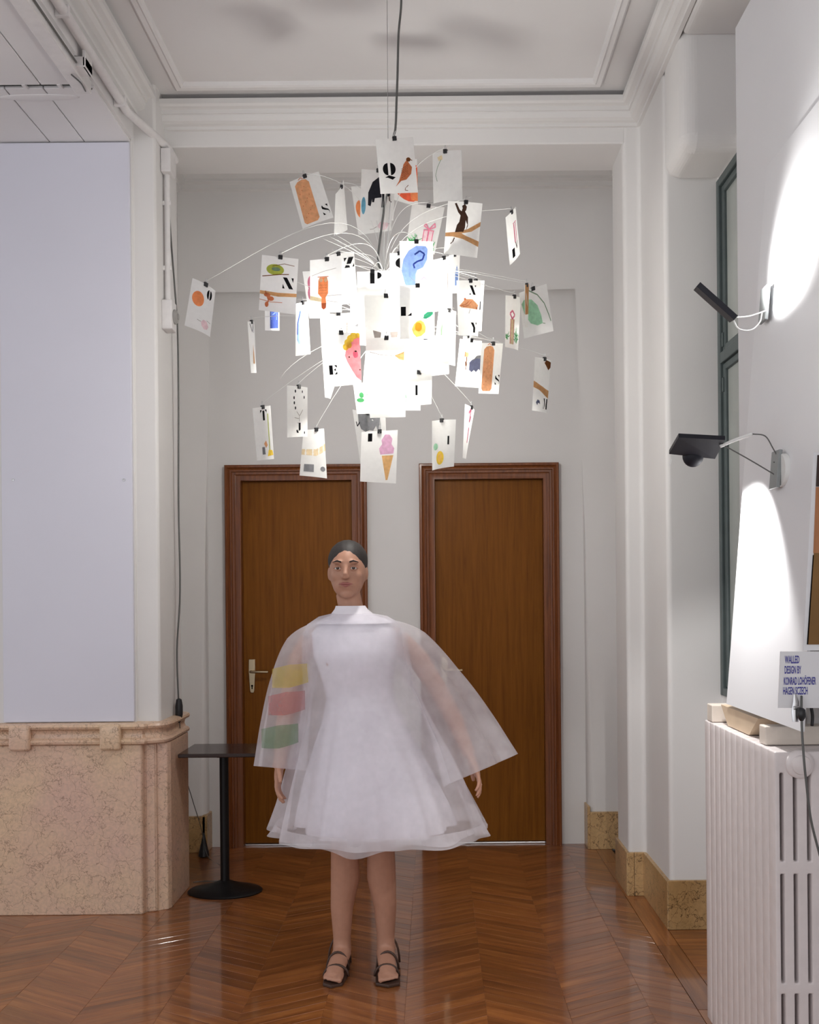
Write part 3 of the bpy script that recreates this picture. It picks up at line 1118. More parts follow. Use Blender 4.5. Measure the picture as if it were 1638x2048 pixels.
m = MB()
m.ell(BULB_C + Vector((0, 0, .005)), (.052, .052, .06), 28, 18)
m.build('bulb', BULB, ch, smooth=True)

CLIPB = BLACKPL
CARDCOL = {}


def pc(name, r, g, b):
    k = 0.14 if r + g + b > 260 else 0.03
    r, g, b = (c + (255 - c) * k for c in (r, g, b))
    CARDCOL[name] = paper_mat('print_' + name, srgb(r, g, b), 0.40, noise=0.12, scale=70)


for a in (('orange', 240, 140, 80), ('rust', 196, 104, 58), ('tan', 226, 160, 110), ('brown', 120, 72, 40), ('wood', 205, 150, 95), ('ink', 42, 42, 48), ('sepia', 74, 52, 42),
          ('blue', 128, 160, 222), ('deep', 52, 74, 160), ('teal', 92, 158, 186), ('red', 236, 88, 52), ('pink', 240, 132, 140), ('rose', 224, 120, 150), ('pale', 236, 206, 212),
          ('green', 70, 170, 96), ('mint', 160, 214, 176), ('emerald', 36, 150, 104), ('olive', 168, 178, 60), ('yellow', 240, 202, 60), ('gold', 245, 196, 90), ('grey', 120, 120, 124),
          ('slate', 84, 88, 118), ('sand', 222, 200, 160), ('line', 150, 140, 135), ('ice', 246, 190, 222), ('cone', 244, 190, 120), ('cream', 240, 222, 180), ('moss', 120, 150, 120)):
    pc(*a)


def el(cx, cy, rx, ry, rot=0.0, n=22, a0=0.0, a1=2 * pi, asp=1.42):
    """Ellipse (or a sector's chord) in card units; ry is in the same units as rx."""
    c, s = cos(rot), sin(rot)
    out = []
    full = abs(a1 - a0 - 2 * pi) < 1e-6
    for k in range(n if full else n + 1):
        t = a0 + (a1 - a0) * k / n
        x, y = rx * cos(t), ry * sin(t)
        out.append((cx + x * c - y * s, cy + (x * s + y * c) / asp))
    return out


def ln(pts, w, w2=None):
    """A brush line as a polygon strip list (each a quad)."""
    out = []
    n = len(pts) - 1
    for i in range(n):
        (x0, y0), (x1, y1) = pts[i], pts[i + 1]
        dx, dy = x1 - x0, (y1 - y0) * 1.42
        L = sqrt(dx * dx + dy * dy) or 1
        wa = w + ((w2 if w2 is not None else w) - w) * i / max(1, n)
        nx, ny = -dy / L * wa / 2, dx / L * wa / 2 / 1.42
        out.append([(x0 - nx, y0 - ny), (x1 - nx, y1 - ny), (x1 + nx, y1 + ny), (x0 + nx, y0 + ny)])
    return out


def glyph(ch_, x, y, w, h):
    """Stencil capitals built of fat strokes and hairline gaps; (x,y) lower-left."""
    def half(cx, cy, rx, ry, side):
        a0 = pi / 2 if side < 0 else -pi / 2
        pts = [(cx + rx * cos(a0 + pi * k / 12), cy + ry * sin(a0 + pi * k / 12)) for k in range(13)]
        return pts
    G = {
        'Q': [half(.40, .66, .40, .40, -1), half(.60, .66, .40, .40, 1), [(.12, .12), (.45, .26), (.95, .12), (.7, -.04), (.35, .10)]],
        'O': [half(.40, .5, .40, .5, -1), half(.60, .5, .40, .5, 1)],
        'Z': [[(0, .98), (.3, .98), (.02, .6)], [(.48, 1), (1, 1), (.66, .36), (.22, .36)], [(.14, .26), (.5, .2), (.55, 0), (0, 0)], [(.8, .04), (1, .08), (1, .4)]],
        'N': [[(0, 1), (.38, 1), (1, 0), (.62, 0)], [(.78, 1), (1, 1), (.96, .58)], [(0, 0), (.22, 0), (.03, .42)]],
        'E': [[(0, 0), (.46, 0), (.46, 1), (0, 1)], [(.62, 1), (1, 1), (1, .7)], [(.56, .5), (.84, .68), (.84, .34)], [(.62, 0), (1, 0), (1, .3)]],
        'P': [[(0, 0), (.40, 0), (.40, 1), (0, 1)], half(.60, .70, .38, .30, 1)],
        'L': [[(0, 0), (.46, 0), (.46, 1), (0, 1)], [(.62, 0), (1, 0), (1, .36)]],
        'S': [[(.08, .82), (.12, .6), (.45, .46), (.82, .36), (.96, .16), (.86, .04), (.96, .3), (.86, .48), (.5, .64), (.3, .76), (.2, .95)],
              [(.6, .98), (.9, .98), (.88, .72)], [(.08, .3), (.1, .02), (.4, .02)]],
        'C': [half(.52, .5, .52, .5, -1), [(.66, .98), (.95, .94), (.92, .62)]],
        'T': [[(.34, 0), (.64, 0), (.64, .92), (.34, .92)], [(0, 1), (.28, 1), (.0, .7)], [(.7, 1), (1, 1), (1, .7)]],
        'J': [[(.5, .18), (.86, .3), (.86, 1), (.5, 1)], [(.05, .25), (.25, .32), (.4, .18), (.5, .0), (.2, .0)], [(.3, .96), (.44, .96), (.44, 1), (.3, 1)]],
        'I': [[(.3, 0), (.72, 0), (.72, 1), (.3, 1)]],
        'X': [[(.08, 1), (.42, 1), (.92, 0), (.58, 0)], [(.72, 1), (.95, 1), (.84, .8)], [(.05, 0), (.28, 0), (.16, .22)]],
        'Y': [[(.05, 1), (.42, 1), (.72, .5), (.72, 0), (.42, 0), (.42, .48)], [(.74, 1), (.95, 1), (.84, .76)]],
        'M': [[(.62, 0), (.98, 0), (.98, 1), (.68, 1)], [(.0, 1), (.24, 1), (.5, .3), (.42, .1)], [(.02, 0), (.14, 0), (.08, .6)]],
        'K': [[(0, 0), (.36, 0), (.36, 1), (0, 1)], [(.45, .55), (.8, 1), (.98, 1)], [(.52, .5), (.7, 0), (1, 0), (.66, .62)]],
        'R': [[(0, 0), (.36, 0), (.36, 1), (0, 1)], half(.52, .74, .32, .26, 1), [(.5, .44), (.7, 0), (1, 0), (.7, .46)]],
    }
    return [[(x + w * a, y + h * b) for a, b in poly] for poly in G[ch_]]


def fir(cx, cy, r, n, seed):
    rr = random.Random(seed)
    out = []
    for k in range(n):
        a = rr.uniform(.2, pi - .2)
        l = r * rr.uniform(.5, 1)
        bx, by = cx + rr.uniform(-.4, .4) * r, cy + rr.uniform(-.1, .3) * r
        out += ln([(bx, by), (bx + l * cos(a) * .5, by + l * sin(a) * .45), (bx + l * cos(a), by + l * sin(a) * .7)], .028, .008)
    return out


def picture(kind):
    """Printed picture of a card: list of (colour, polygons)."""
    if kind == 'quail':
        return [('rust', [[(.42, .12), (.58, .22), (.72, .24), (.86, .34), (.90, .46), (.84, .52), (.78, .60), (.68, .52), (.60, .36), (.52, .22)]]),
                ('brown', [el(.82, .60, .06, .055)] + ln([(.86, .60), (.92, .58)], .02) + ln([(.68, .10), (.66, .05), (.74, .04)], .015) + ln([(.76, .14), (.70, .10)], .015)),
                ('sepia', sum([ln([(.60 + .05 * i, .28 + .03 * j + .02 * i), (.64 + .05 * i, .29 + .03 * j + .02 * i)], .008) for i in range(4) for j in range(6)], []))]
    if kind == 'sausage':
        return [('tan', [[(.10, .10), (.16, .05), (.50, .05), (.58, .10), (.58, .86), (.50, .93), (.38, .95), (.22, .93), (.12, .87)]]),
                ('rust', sum([el(.22 + .08 * (k % 4), .18 + .062 * k, .012, .018) and [el(.2 + .09 * (k % 4), .18 + .062 * k, .012, .018)] for k in range(11)], []) + ln([(.26, .96), (.34, .99), (.42, .96)], .02))]
    if kind == 'beet':
        return [('orange', [el(.19, .52, .15, .27, n=18, a0=pi / 2, a1=3 * pi / 2)]),
                ('pale', [[(.58, .12), (.70, .22), (.92, .17), (.95, .14), (.84, .04), (.72, .03)]]), ('line', ln([(.58, .12), (.45, .08), (.36, .08)], .016) + ln([(.72, .24), (.95, .23)], .012) + [el(.94, .15, .02, .02)])]
    if kind == 'elephant':
        return [('teal', [el(.09, .29, .065, .24)]), ('ink', [[(.22, .30), (.22, .55), (.34, .76), (.55, .88), (.78, .84), (.88, .70), (.88, .50), (.80, .48), (.78, .56), (.70, .55), (.68, .26), (.62, .26), (.62, .46), (.42, .44), (.40, .36), (.34, .36), (.34, .42), (.30, .28)]]),
                ('sepia', ln([(.84, .5), (.86, .4), (.92, .37)], .03, .02) + ln([(.70, .80), (.66, .62), (.74, .56)], .012))]
    if kind == 'elephant2':
        return [('grey', [[(.18, .98), (.16, .80), (.22, .68), (.36, .64), (.40, .80), (.48, .78), (.50, .68), (.62, .68), (.66, .80), (.72, .78), (.76, .70), (.86, .70), (.86, .98)]]), ('ink', ln([(.2, .8), (.1, .72), (.08, .8)], .03))]
    if kind == 'ball':
        return [('red', [el(.70, .50, .52, .62, n=20)]), ('orange', [[(.78, .10), (1.0, .12), (1.0, .66), (.74, .66)]])]
    if kind == 'leafline':
        return [('cream', [[(.2, .9), (.38, .93), (.4, .84), (.26, .82)]]), ('moss', ln([(.34, .84), (.2, .7), (.12, .55), (.18, .42)], .018))]
    if kind == 'gift':
        return [('green', fir(.22, .12, .34, 26, 1) + fir(.84, .06, .26, 20, 2)), ('pale', [[(.50, .02), (.80, .02), (.80, .48), (.50, .48)]]),
                ('rose', ln([(.50, .02), (.50, .48)], .03) + ln([(.80, .02), (.80, .48)], .03) + ln([(.65, .02), (.65, .5)], .05) + ln([(.65, .5), (.52, .62), (.48, .56), (.65, .5), (.80, .64), (.84, .56), (.65, .5)], .035) + ln([(.48, .48), (.82, .48)], .03))]
    if kind == 'monkey':
        return [('wood', [[(0, .40), (.30, .43), (.62, .50), (1, .66), (1, .58), (.74, .46), (.45, .41), (.60, .37), (1, .30), (1, .20), (.5, .31), (.2, .34), (0, .33)]]),
                ('sepia', [[(.26, .42), (.30, .56), (.36, .62), (.38, .74), (.30, .80), (.19, .96), (.24, .97), (.34, .85), (.40, .82), (.42, .88), (.40, .92), (.48, .96), (.54, .91), (.53, .85), (.50, .82), (.60, .72), (.62, .56), (.57, .46), (.60, .58), (.54, .66), (.54, .52), (.50, .44), (.44, .44)]] + ln([(.26, .32), (.22, .24), (.16, .2)], .03, .01))]
    if kind == 'nest':
        return [('olive', [el(.38, .76, .24, .14)]), ('moss', [el(.40, .77, .12, .05)]), ('brown', ln([(.04, .62), (.5, .68), (.76, .70)], .022) + ln([(.3, .82), (.62, .88), (.9, .86)], .014)),
                ('wood', [[(0, .30), (.5, .28), (1, .31), (1, .37), (.5, .35), (0, .36)]]),
                ('rust', [el(.20, .29, .09, .05), el(.30, .23, .09, .06), el(.20, .12, .05, .07)] + ln([(.14, .36), (.24, .20), (.22, .12)], .03) + ln([(.0, .20), (.3, .17), (.62, .18)], .014))]
    if kind == 'owl':
        return [('cream', [[(.0, .33), (.34, .27), (.34, .20), (0, .25)]]), ('orange', [[(.23, .36), (.24, .60), (.28, .66), (.50, .66), (.54, .58), (.54, .36), (.46, .28), (.48, .18), (.46, .09), (.40, .06), (.34, .09), (.33, .18), (.34, .28)]]),
                ('rust', [[(.33, .18), (.48, .18), (.47, .09), (.40, .06), (.34, .09)]] + ln([(.22, .67), (.55, .67)], .02) + sum([ln([(.27 + .06 * i, .36 + .05 * j), (.31 + .06 * i, .37 + .05 * j)], .014) for i in range(4) for j in range(4)], [])),
                ('cream', [el(.32, .61, .055, .055), el(.46, .61, .055, .055)]), ('line', ln([(.05, .70), (.4, .77), (.8, .82)], .01) + ln([(.5, .31), (1, .33)], .012) + ln([(.5, .22), (.85, .19)], .01))]
    if kind == 'rosecloud':
        return [('rose', [el(.45, .72, .30, .3), el(.40, .50, .3, .3), el(.55, .36, .26, .24)])]
    if kind == 'moon':
        return [('blue', [[(.14, .1), (.04, .38), (.10, .62), (.26, .80), (.50, .91), (.78, .90), (.84, .84), (.82, .62), (.70, .46), (.52, .40), (.47, .30), (.46, .06), (.28, .0)]]),
                ('deep', ln([(.44, .72), (.6, .80), (.74, .74), (.68, .62), (.52, .58), (.40, .52), (.44, .44)], .05)), ('rose', ln([(.64, .2), (.72, .26), (.82, .2)], .025))]
    if kind == 'lemon':
        return [('gold', [[(.33, .18), (.38, .09), (.46, .03), (.60, .05), (.72, .12), (.74, .22), (.68, .31), (.58, .35), (.48, .33), (.39, .27)]]),
                ('yellow', [el(.52, .22, .10, .12)]), ('emerald', [[(.66, .38), (.68, .45), (.78, .50), (.95, .51), (.95, .46), (.86, .41), (.74, .37)]]), ('moss', ln([(.58, .37), (.66, .39)], .02) + ln([(.68, .40), (.82, .46), (.94, .50)], .01))]
    if kind == 'hand':
        return [('tan', [[(.06, .54), (.18, .60), (.28, .66), (.60, .66), (.90, .56), (.84, .48), (.6, .49), (.34, .50), (.14, .51)]]), ('rust', ln([(.1, .54), (.3, .56), (.44, .62)], .02) + ln([(.2, .52), (.4, .54), (.56, .62)], .02) + [el(.82, .5, .04, .03), el(.28, .66, .04, .03)]), ('line', ln([(.5, .48), (.44, .40)], .02))]
    if kind == 'leaf':
        return [('mint', [[(.04, .74), (.14, .82), (.40, .78), (.58, .62), (.66, .40), (.68, .22), (.50, .20), (.28, .28), (.12, .48)]]), ('moss', ln([(.34, .98), (.62, .84), (.82, .62), (.92, .36), (.96, .22)], .035, .02) + ln([(.68, .22), (.76, .20)], .02))]
    if kind == 'gift2':
        return [('green', fir(.72, .14, .30, 24, 3) + fir(.1, .16, .2, 10, 4)), ('sand', [[(.26, .08), (.54, .08), (.56, .56), (.28, .56)]]), ('rose', ln([(.3, .08), (.32, .56)], .03) + ln([(.5, .08), (.5, .56)], .03) + ln([(.4, .56), (.25, .66), (.4, .72), (.56, .64), (.4, .56)], .06))]
    if kind == 'branch':
        return [('wood', [[(0, .56), (.3, .50), (.7, .44), (1, .42), (1, .27), (.7, .31), (.3, .40), (0, .44)]]), ('slate', [[(.16, .16), (.24, .22), (.36, .20), (.40, .14), (.28, .16), (.24, .11)]]), ('brown', [[(.5, .92), (.62, .98), (.98, .96), (.98, .86), (.8, .80)]])]
    if kind == 'umbrella':
        return [('slate', [[(.45, .32), (.46, .50), (.60, .58), (.80, .64), (1.0, .62), (1.0, .36), (.92, .40), (.82, .33), (.72, .37), (.62, .32), (.54, .36)]]), ('grey', [[(.60, .54), (.8, .68), (1, .70), (1, .62), (.8, .62)]])]
    if kind == 'monkey2':
        return [('tan', [[(.3, .42), (.72, .42), (.78, .54), (.3, .56)]]), ('brown', ln([(.5, .42), (.55, .3), (.4, .22), (.6, .2)], .12) + ln([(.5, .2), (.5, .06)], .08))]
    if kind == 'face':
        return [('pink', [[(.56, .56), (.64, .76), (.86, .90), (1.0, .96), (1.0, .06), (.86, .14), (.74, .28), (.62, .44)]]), ('yellow', [el(.60, .72, .08, .09), el(.66, .80, .09, .10), el(.74, .88, .09, .10), el(.84, .94, .10, .09), el(.95, .95, .07, .07), el(.70, .76, .07, .09)]),
                ('rose', [el(.86, .58, .075, .10)]), ('sepia', [el(.87, .64, .035, .02), el(.68, .53, .025, .02), el(.97, .28, .02, .02)])]
    if kind == 'whale':
        return [('blue', [[(.08, .30), (.10, .62), (.26, .86), (.60, .94), (.76, .92), (.70, .70), (.46, .52), (.40, .36), (.34, .22), (.16, .22)]]), ('deep', ln([(.10, .4), (.12, .62), (.3, .84)], .05)), ('rose', ln([(.5, .42), (.62, .38), (.56, .28)], .04)), ('cream', [el(.36, .14, .18, .1)])]
    if kind == 'bell':
        return [('deep', [[(.34, .04), (.34, .52), (.42, .80), (.60, .94), (.78, .82), (.88, .56), (.90, .04)]]), ('blue', ln([(.44, .2), (.44, .56), (.6, .74), (.78, .56), (.78, .2)], .03) + ln([(.5, .3), (.7, .34), (.6, .46), (.7, .56)], .03))]
    if kind == 'orange':
        return [('orange', [el(.30, .64, .22, .22)]), ('pale', [[(.52, .20), (.60, .27), (.74, .26), (.86, .17), (.80, .10), (.68, .08), (.56, .13)]]), ('line', ln([(.36, .22), (.44, .21), (.52, .21)], .014) + ln([(.74, .28), (.92, .26)], .012))]
    if kind == 'spoon':
        return [('wood', [[(.42, .18), (.66, .18), (.62, .38), (.56, .56), (.48, .38)]]), ('grey', ln([(.22, .96), (.5, .80), (.74, .96)], .06) + ln([(.7, .96), (.72, .78)], .06))]
    if kind == 'dots':
        return [('ink', [el(.34, .90, .03, .045), el(.68, .90, .025, .04), el(.28, .77, .03, .045), el(.78, .79, .03, .045), el(.29, .67, .03, .045), el(.34, .57, .03, .045), el(.80, .08, .03, .04)]), ('line', ln([(.40, .50), (.52, .42), (.52, .30)], .02) + ln([(.70, .54), (.54, .42)], .02) + ln([(.30, .38), (.5, .36)], .014))]
    if kind == 'tower':
        return [('olive', ln([(.74, .14), (.76, .86)], .05)), ('tan', [[(.42, .30), (.54, .36), (.62, .27), (.52, .22)]]), ('grey', [[(.30, .10), (.46, .10), (.44, .24), (.30, .24)]]), ('yellow', [[(.58, .06), (.96, .08), (.90, .17), (.66, .18)]])]
    if kind == 'band':
        return [('sand', [[(0, .46), (.5, .44), (1, .56), (1, .70), (.5, .58), (0, .58)]]), ('grey', [[(.10, .10), (.42, .10), (.42, .26), (.10, .26)], el(.80, .18, .12, .07)])]
    if kind == 'icecream':
        return [('ice', [[(.54, .54), (.50, .66), (.58, .74), (.56, .82), (.66, .93), (.78, .92), (.86, .84), (.84, .74), (.92, .66), (.90, .56)]]), ('cone', [[(.58, .52), (.90, .53), (.76, .06), (.71, .05)]])]
    if kind == 'lemon2':
        return [('mint', [el(.22, .46, .12, .10)]), ('yellow', [el(.44, .22, .17, .20)]), ('gold', [el(.44, .22, .09, .12)])]
    if kind == 'pen':
        return [('rose', ln([(.58, .72), (.58, .34)], .10) + ln([(.76, .72), (.76, .34)], .06) + ln([(.5, .74), (.84, .74)], .03)), ('sepia', ln([(.6, .34), (.68, .2), (.76, .34)], .05))]
    if kind == 'pinkline':
        return [('rose', ln([(.3, .86), (.5, .96), (.42, .7), (.56, .82)], .08) + ln([(.45, .6), (.4, .3)], .1))]
    if kind == 'broom':
        return [('line', ln([(.10, .74), (.35, .69), (.72, .66)], .018) + ln([(.06, .46), (.30, .48), (.52, .50)], .014)), ('cone', [[(.72, .67), (.96, .74), (.96, .58), (.84, .60)]]), ('tan', ln([(.74, .67), (.94, .71)], .012) + ln([(.74, .66), (.94, .62)], .012))]
    if kind == 'sprig':
        return [('green', [el(.14, .44, .10, .10), el(.18, .60, .06, .13)]), ('mint', [el(.78, .66, .10, .2)]), ('moss', ln([(.28, .62), (.44, .58), (.60, .52)], .025))]
    if kind == 'firbit':
        return [('green', fir(.4, .22, .45, 30, 5))]
    if kind == 'stripe':
        return [('moss', [[(.24, .86), (.14, .62), (.22, .34), (.34, .16), (.26, .40), (.24, .62)]]), ('line', [el(.58, .12, .07, .06)] + ln([(.5, .95), (.9, .93), (.9, .72)], .02))]
    if kind == 'bluebit':
        return [('blue', [[(.62, .2), (.60, .52), (.74, .72), (.88, .56), (.92, .2)]])]
    if kind == 'sketch':
        return [('line', ln([(.1, .80), (.4, .86), (.8, .84)], .012) + ln([(.12, .7), (.12, .4)], .014) + ln([(.4, .74), (.4, .4)], .012) + ln([(.72, .7), (.70, .3)], .05))]
    if kind == 'window':
        return [('line', [[(.18, .36), (.38, .32), (.36, .22), (.22, .20)], [(.58, .33), (.78, .34), (.76, .22), (.62, .20)]])]
    if kind == 'hat':
        return [('grey', [[(.10, .36), (.34, .52), (.62, .50), (.9, .42), (.94, .36), (.5, .34)]])]
    if kind == 'woodedge':
        return [('wood', [[(.1, .3), (.95, .3), (.95, 1), (.1, 1)]])]
    return []


ALLARMS = []


def card(quad, Y, yaw, bend, desc, pic=None, letter=None, clip=.5, curl=0.0, arm='up', lab=None):
    """One clipped card. quad: outline seen in the photograph (TL,TR,BR,BL); Y depth of its middle; yaw: +1 when its far side
    lies towards its second edge; size follows from the A5 format."""
    TL, TR, BR, BL = [Vector((*q, 0)) for q in quad]
    wpx = ((TR - TL).length + (BR - BL).length) / 2
    hpx = ((BL - TL).length + (BR - TR).length) / 2
    s = F / Y
    hh = hpx / s
    W = 0.70 * hh
    w = wpx / s
    d = sqrt(max(0.0, W * W - w * w)) * yaw
    Y0, Y1 = Y - d / 2, Y + d / 2
    c = [P(*quad[0], Y0), P(*quad[1], Y1), P(*quad[2], Y1), P(*quad[3], Y0)]
    n = (c[1] - c[0]).cross(c[3] - c[0]).normalized()
    if n.y > 0:
        n = -n

    def at(u, v, off=0.0):
        p = (c[3] * (1 - u) + c[2] * u) * (1 - v) + (c[0] * (1 - u) + c[1] * u) * v
        return p + n * (bend * 4 * u * (1 - u) + curl * (1 - v) ** 2 + off)
    org = at(clip, 1.0)
    m = MB()
    nu, nv = 8, 8
    g = [[m.bm.verts.new(at(i / nu, j / nv)) for i in range(nu + 1)] for j in range(nv + 1)]
    for j in range(nv):
        for i in range(nu):
            m.bm.faces.new((g[j][i], g[j][i + 1], g[j + 1][i + 1], g[j + 1][i]))
    o = m.build('picture_card', PAPER, smooth=True, origin=org)
    tag(o, desc, 'card', 'picture cards hanging on the chandelier')

    def decal(name, layers):
        m = MB()
        mats = []
        for li, (colour, polys) in enumerate(layers):
            mats.append(colour if not isinstance(colour, str) else CARDCOL[colour])
            for poly in polys:
                poly = [(min(max(a, 0.0), 1.0), min(max(b_, 0.0), 1.0)) for a, b_ in poly]
                vs = [m.bm.verts.new((a, b_, li)) for a, b_ in poly]
                try:
                    f = m.bm.faces.new(vs)
                    f.material_index = li
                except ValueError:
                    pass
        bmesh.ops.triangulate(m.bm, faces=m.bm.faces[:])
        if bend or curl:
            bmesh.ops.subdivide_edges(m.bm, edges=[e for e in m.bm.edges if e.calc_length() > .12], cuts=1, use_grid_fill=True)
            bmesh.ops.triangulate(m.bm, faces=m.bm.faces[:])
        for v in m.bm.verts:
            v.co = at(v.co.x, v.co.y, .0006 + .0002 * v.co.z)
        k = m.build(name, mats, o)
        return k
    if pic:
        decal('picture_print', picture(pic))
    if letter:
        gl = glyph(*letter)
        if pic == 'hand':
            gl = gl + glyph('Y', .52, .06, .36, .18)
        decal('letter_print', [(INK, gl)])
    # the wire arm that carries it, with its spring clip
    t = (c[1] - c[0]).normalized()
    up = (c[0] - c[3]).normalized()
    m = MB()
    q = org
    start = HUB if arm in ('up', 'side') else LHUB
    end = q + up * .012
    L = (end - start).length
    out = (end - start)
    flat = Vector((out.x, out.y, 0))
    if arm == 'up':
        p1 = start + flat * .12 + Vector((0, 0, .55 * L if out.z < .3 * L else out.z * .7 + .05))
        p2 = end - flat * .45 + Vector((0, 0, .28 * L if out.z < .3 * L else -.02))
    elif arm == 'side':
        p1 = start + flat * .35 + Vector((0, 0, .05))
        p2 = end - flat * .3 + Vector((0, 0, .04))
    else:
        p1 = start + out * .3 + Vector((0, 0, .03))
        p2 = end - out * .3 + Vector((0, 0, .03))
    m.tube(bez(start, p1, p2, end, 16) + [end + (end - p2).normalized() * .02], .00105, 5)
    a = m.build('wire_arm', WIREW, ch, smooth=True)
    m = MB()
    R3 = Matrix((t, n, up)).transposed().to_4x4()
    m.box(-.0075, .0075, -.005, .005, -.009, .006, rot=Matrix.Translation(q) @ R3, bev=.0012)
    k = m.build('clip', CLIPB, a)
    m = MB()
    m.tube([q + up * .004 - t * .004, q + up * .020 - t * .002, q + up * .020 + t * .002, q + up * .004 + t * .004], .0010, 5)
    m.build('clip_handle', STEEL, a)
    return o


C = card
C([(751, 279), (826, 274), (836, 385), (761, 388)], 3.55, 1, 0, 'card with letter Q and a brown quail, topmost on the chandelier under the cord', 'quail', ('Q', .12, .26, .34, .28))
C([(579, 364), (637.5, 343), (667, 435), (605.5, 458)], 3.75, 1, .006, 'tilted card with a tan sausage and a letter S at its lower corner', 'sausage', ('S', .70, .10, .26, .22))
C([(671, 388), (687, 357), (695, 459), (668, 471)], 3.85, 1, .008, 'blank card seen nearly edge-on between the tilted sausage card and the beet card')
C([(702, 373), (774, 369), (783, 461), (717, 470)], 3.80, 1, 0, 'card with an orange half disc and a pale pink beet, behind the elephant card', 'beet')
C([(723, 338), (790, 343), (787, 441), (720, 441)], 3.72, 1, 0, 'card with a black elephant and a blue ellipse, partly behind the quail card', 'elephant')
C([(758, 318), (834, 318), (836, 414), (776, 396)], 3.95, -1, 0, 'card with a red and orange ball peeping out below the quail card', 'ball')
C([(865, 308), (923, 300), (925, 401), (867, 407)], 3.62, -1, .010, 'almost blank card with a faint pale leaf, hanging high beside the quail card', 'leafline')
C([(824, 408), (889.5, 414.6), (869, 509), (811, 500)], 3.85, 1, 0, 'card with a pink ribboned gift box between fir twigs', 'gift')
C([(896, 402), (965, 407), (954, 516), (887.5, 507.6)], 3.62, 1, .004, 'card with a dark monkey sitting on a brown branch', 'monkey')
C([(1011, 435), (1031, 413), (1040, 507.6), (1019.6, 531)], 3.75, 1, .004, 'narrow edge-on card with a pink pen drawing, outermost of the top cards', 'pen', ('I', .1, .08, .5, .18))
C([(524, 509.6), (597, 518), (590.6, 629), (517.6, 620)], 3.55, 1, 0, 'card with a green nest, twigs and a letter N', 'nest', ('N', .60, .44, .30, .20))
C([(620, 520.5), (683.6, 516.6), (683.6, 625), (620, 627)], 3.50, 1, .005, 'card with an orange owl perched on a branch', 'owl')
C([(605, 543), (652, 541), (660, 636), (619, 637)], 3.80, -1, 0, 'pale card with a rose cloud shape half hidden behind the owl card', 'rosecloud', arm='side')
C([(653, 511), (708, 503), (716, 606), (662, 612)], 3.70, 1, .004, 'card with a letter Z showing behind the owl card', None, ('Z', .58, .70, .38, .20), clip=.4)
C([(799, 482), (866, 483), (866, 580), (801, 578)], 3.45, 1, 0, 'card with a large blue moon shape above the lemon card', 'moon')
C([(779, 506), (818, 506), (818, 570), (779, 570)], 3.66, 1, 0, 'small white card with part of a letter D peeking beside the blue moon card', None, ('O', .3, .5, .9, .36), arm='side')
C([(898, 510), (920, 508), (917, 586), (895, 588)], 3.85, 1, 0, 'narrow white card with a pale blue shape beside the sketch card', 'bluebit', arm='side')
C([(866, 520), (905, 511), (904, 618), (866, 624)], 3.62, 1, .004, 'white card with a faint pencil sketch beside the blue moon card', 'sketch', arm='side')
C([(714, 544), (800, 540), (798, 655), (716, 656)], 3.48, 1, 0, 'bright glowing card with a letter P in front of the bulb', None, ('P', .30, .78, .28, .20), clip=.36, arm='side')
C([(799, 571), (869, 571), (869, 678), (800, 678)], 3.38, 1, .003, 'card with a yellow lemon, a green leaf and a letter L', 'lemon', ('L', .03, .43, .30, .17), arm='side')
C([(913, 561), (962, 562), (956, 673), (917, 671)], 3.55, 1, .006, 'card with letters X and Y around a tan hand', 'hand', ('X', .44, .74, .34, .17), arm='side')
C([(934, 561), (969, 561), (963, 662), (941, 664)], 3.68, 1, 0, 'bright card half hidden behind the hand card', None, ('I', .6, .42, .3, .17), arm='side')
C([(1038, 586), (1093, 567.5), (1107, 662), (1048, 677)], 3.65, 1, 0, 'card with a big pale green leaf on the outer side', 'leaf', arm='side')
C([(1049, 570), (1058, 568), (1056, 654), (1050, 655)], 3.58, 1, 0, 'sliver of an edge-on card with a brown stripe in front of the green leaf card', 'woodedge', arm='side')
C([(1011, 590.5), (1041.7, 595), (1036, 700.6), (1010, 694)], 3.60, 1, .004, 'narrow card with a beige ribboned gift box and fir needles', 'gift2', arm='side')
C([(1070, 714), (1102, 721), (1093, 826), (1064, 821)], 3.70, 1, .006, 'narrow card with a brown branch and a letter M, hanging lowest on the outer side', 'branch', ('M', .62, .06, .34, .20), arm='low')
C([(963, 686), (1006, 687), (997, 788), (957, 787)], 3.60, 1, .003, 'upright card with a tan sausage and a letter S, beside the umbrella card', 'sausage', ('S', .70, .18, .28, .20), arm='side')
C([(920, 678), (964, 682), (958, 776), (910, 772.5)], 3.74, 1, 0, 'pale card with a slate blue umbrella, partly behind the upright sausage card', 'umbrella', arm='low')
C([(926, 672), (941, 672), (938, 746), (919, 742)], 3.66, 1, .004, 'narrow bright card with a small brown monkey above the umbrella card', 'monkey2', arm='side')
C([(878, 617), (912, 623), (910, 732), (866, 722)], 3.60, 1, .006, 'bright white card with a thin green stem beside the lemon card', 'stripe', arm='side')
C([(700, 586), (776, 590), (772, 692), (702, 690)], 3.52, 1, 0, 'glowing white card with a letter C and a grey hat shape', 'hat', ('C', .20, .52, .24, .18), arm='side')
C([(728, 590), (816, 592), (814, 700), (732, 700)], 3.44, 1, 0, 'glowing white card with two faint window shapes, in front of the bulb', 'window', arm='side')
C([(640, 629), (714, 625), (716, 676), (644, 712)], 3.64, 1, 0, 'white card with faint marks above the pink face card', 'sketch', arm='low')
C([(644, 664), (719, 666), (723, 768), (654.5, 775)], 3.45, 1, .003, 'card with a pink face, yellow curls and a letter E', 'face', ('E', .10, .22, .22, .17), arm='low')
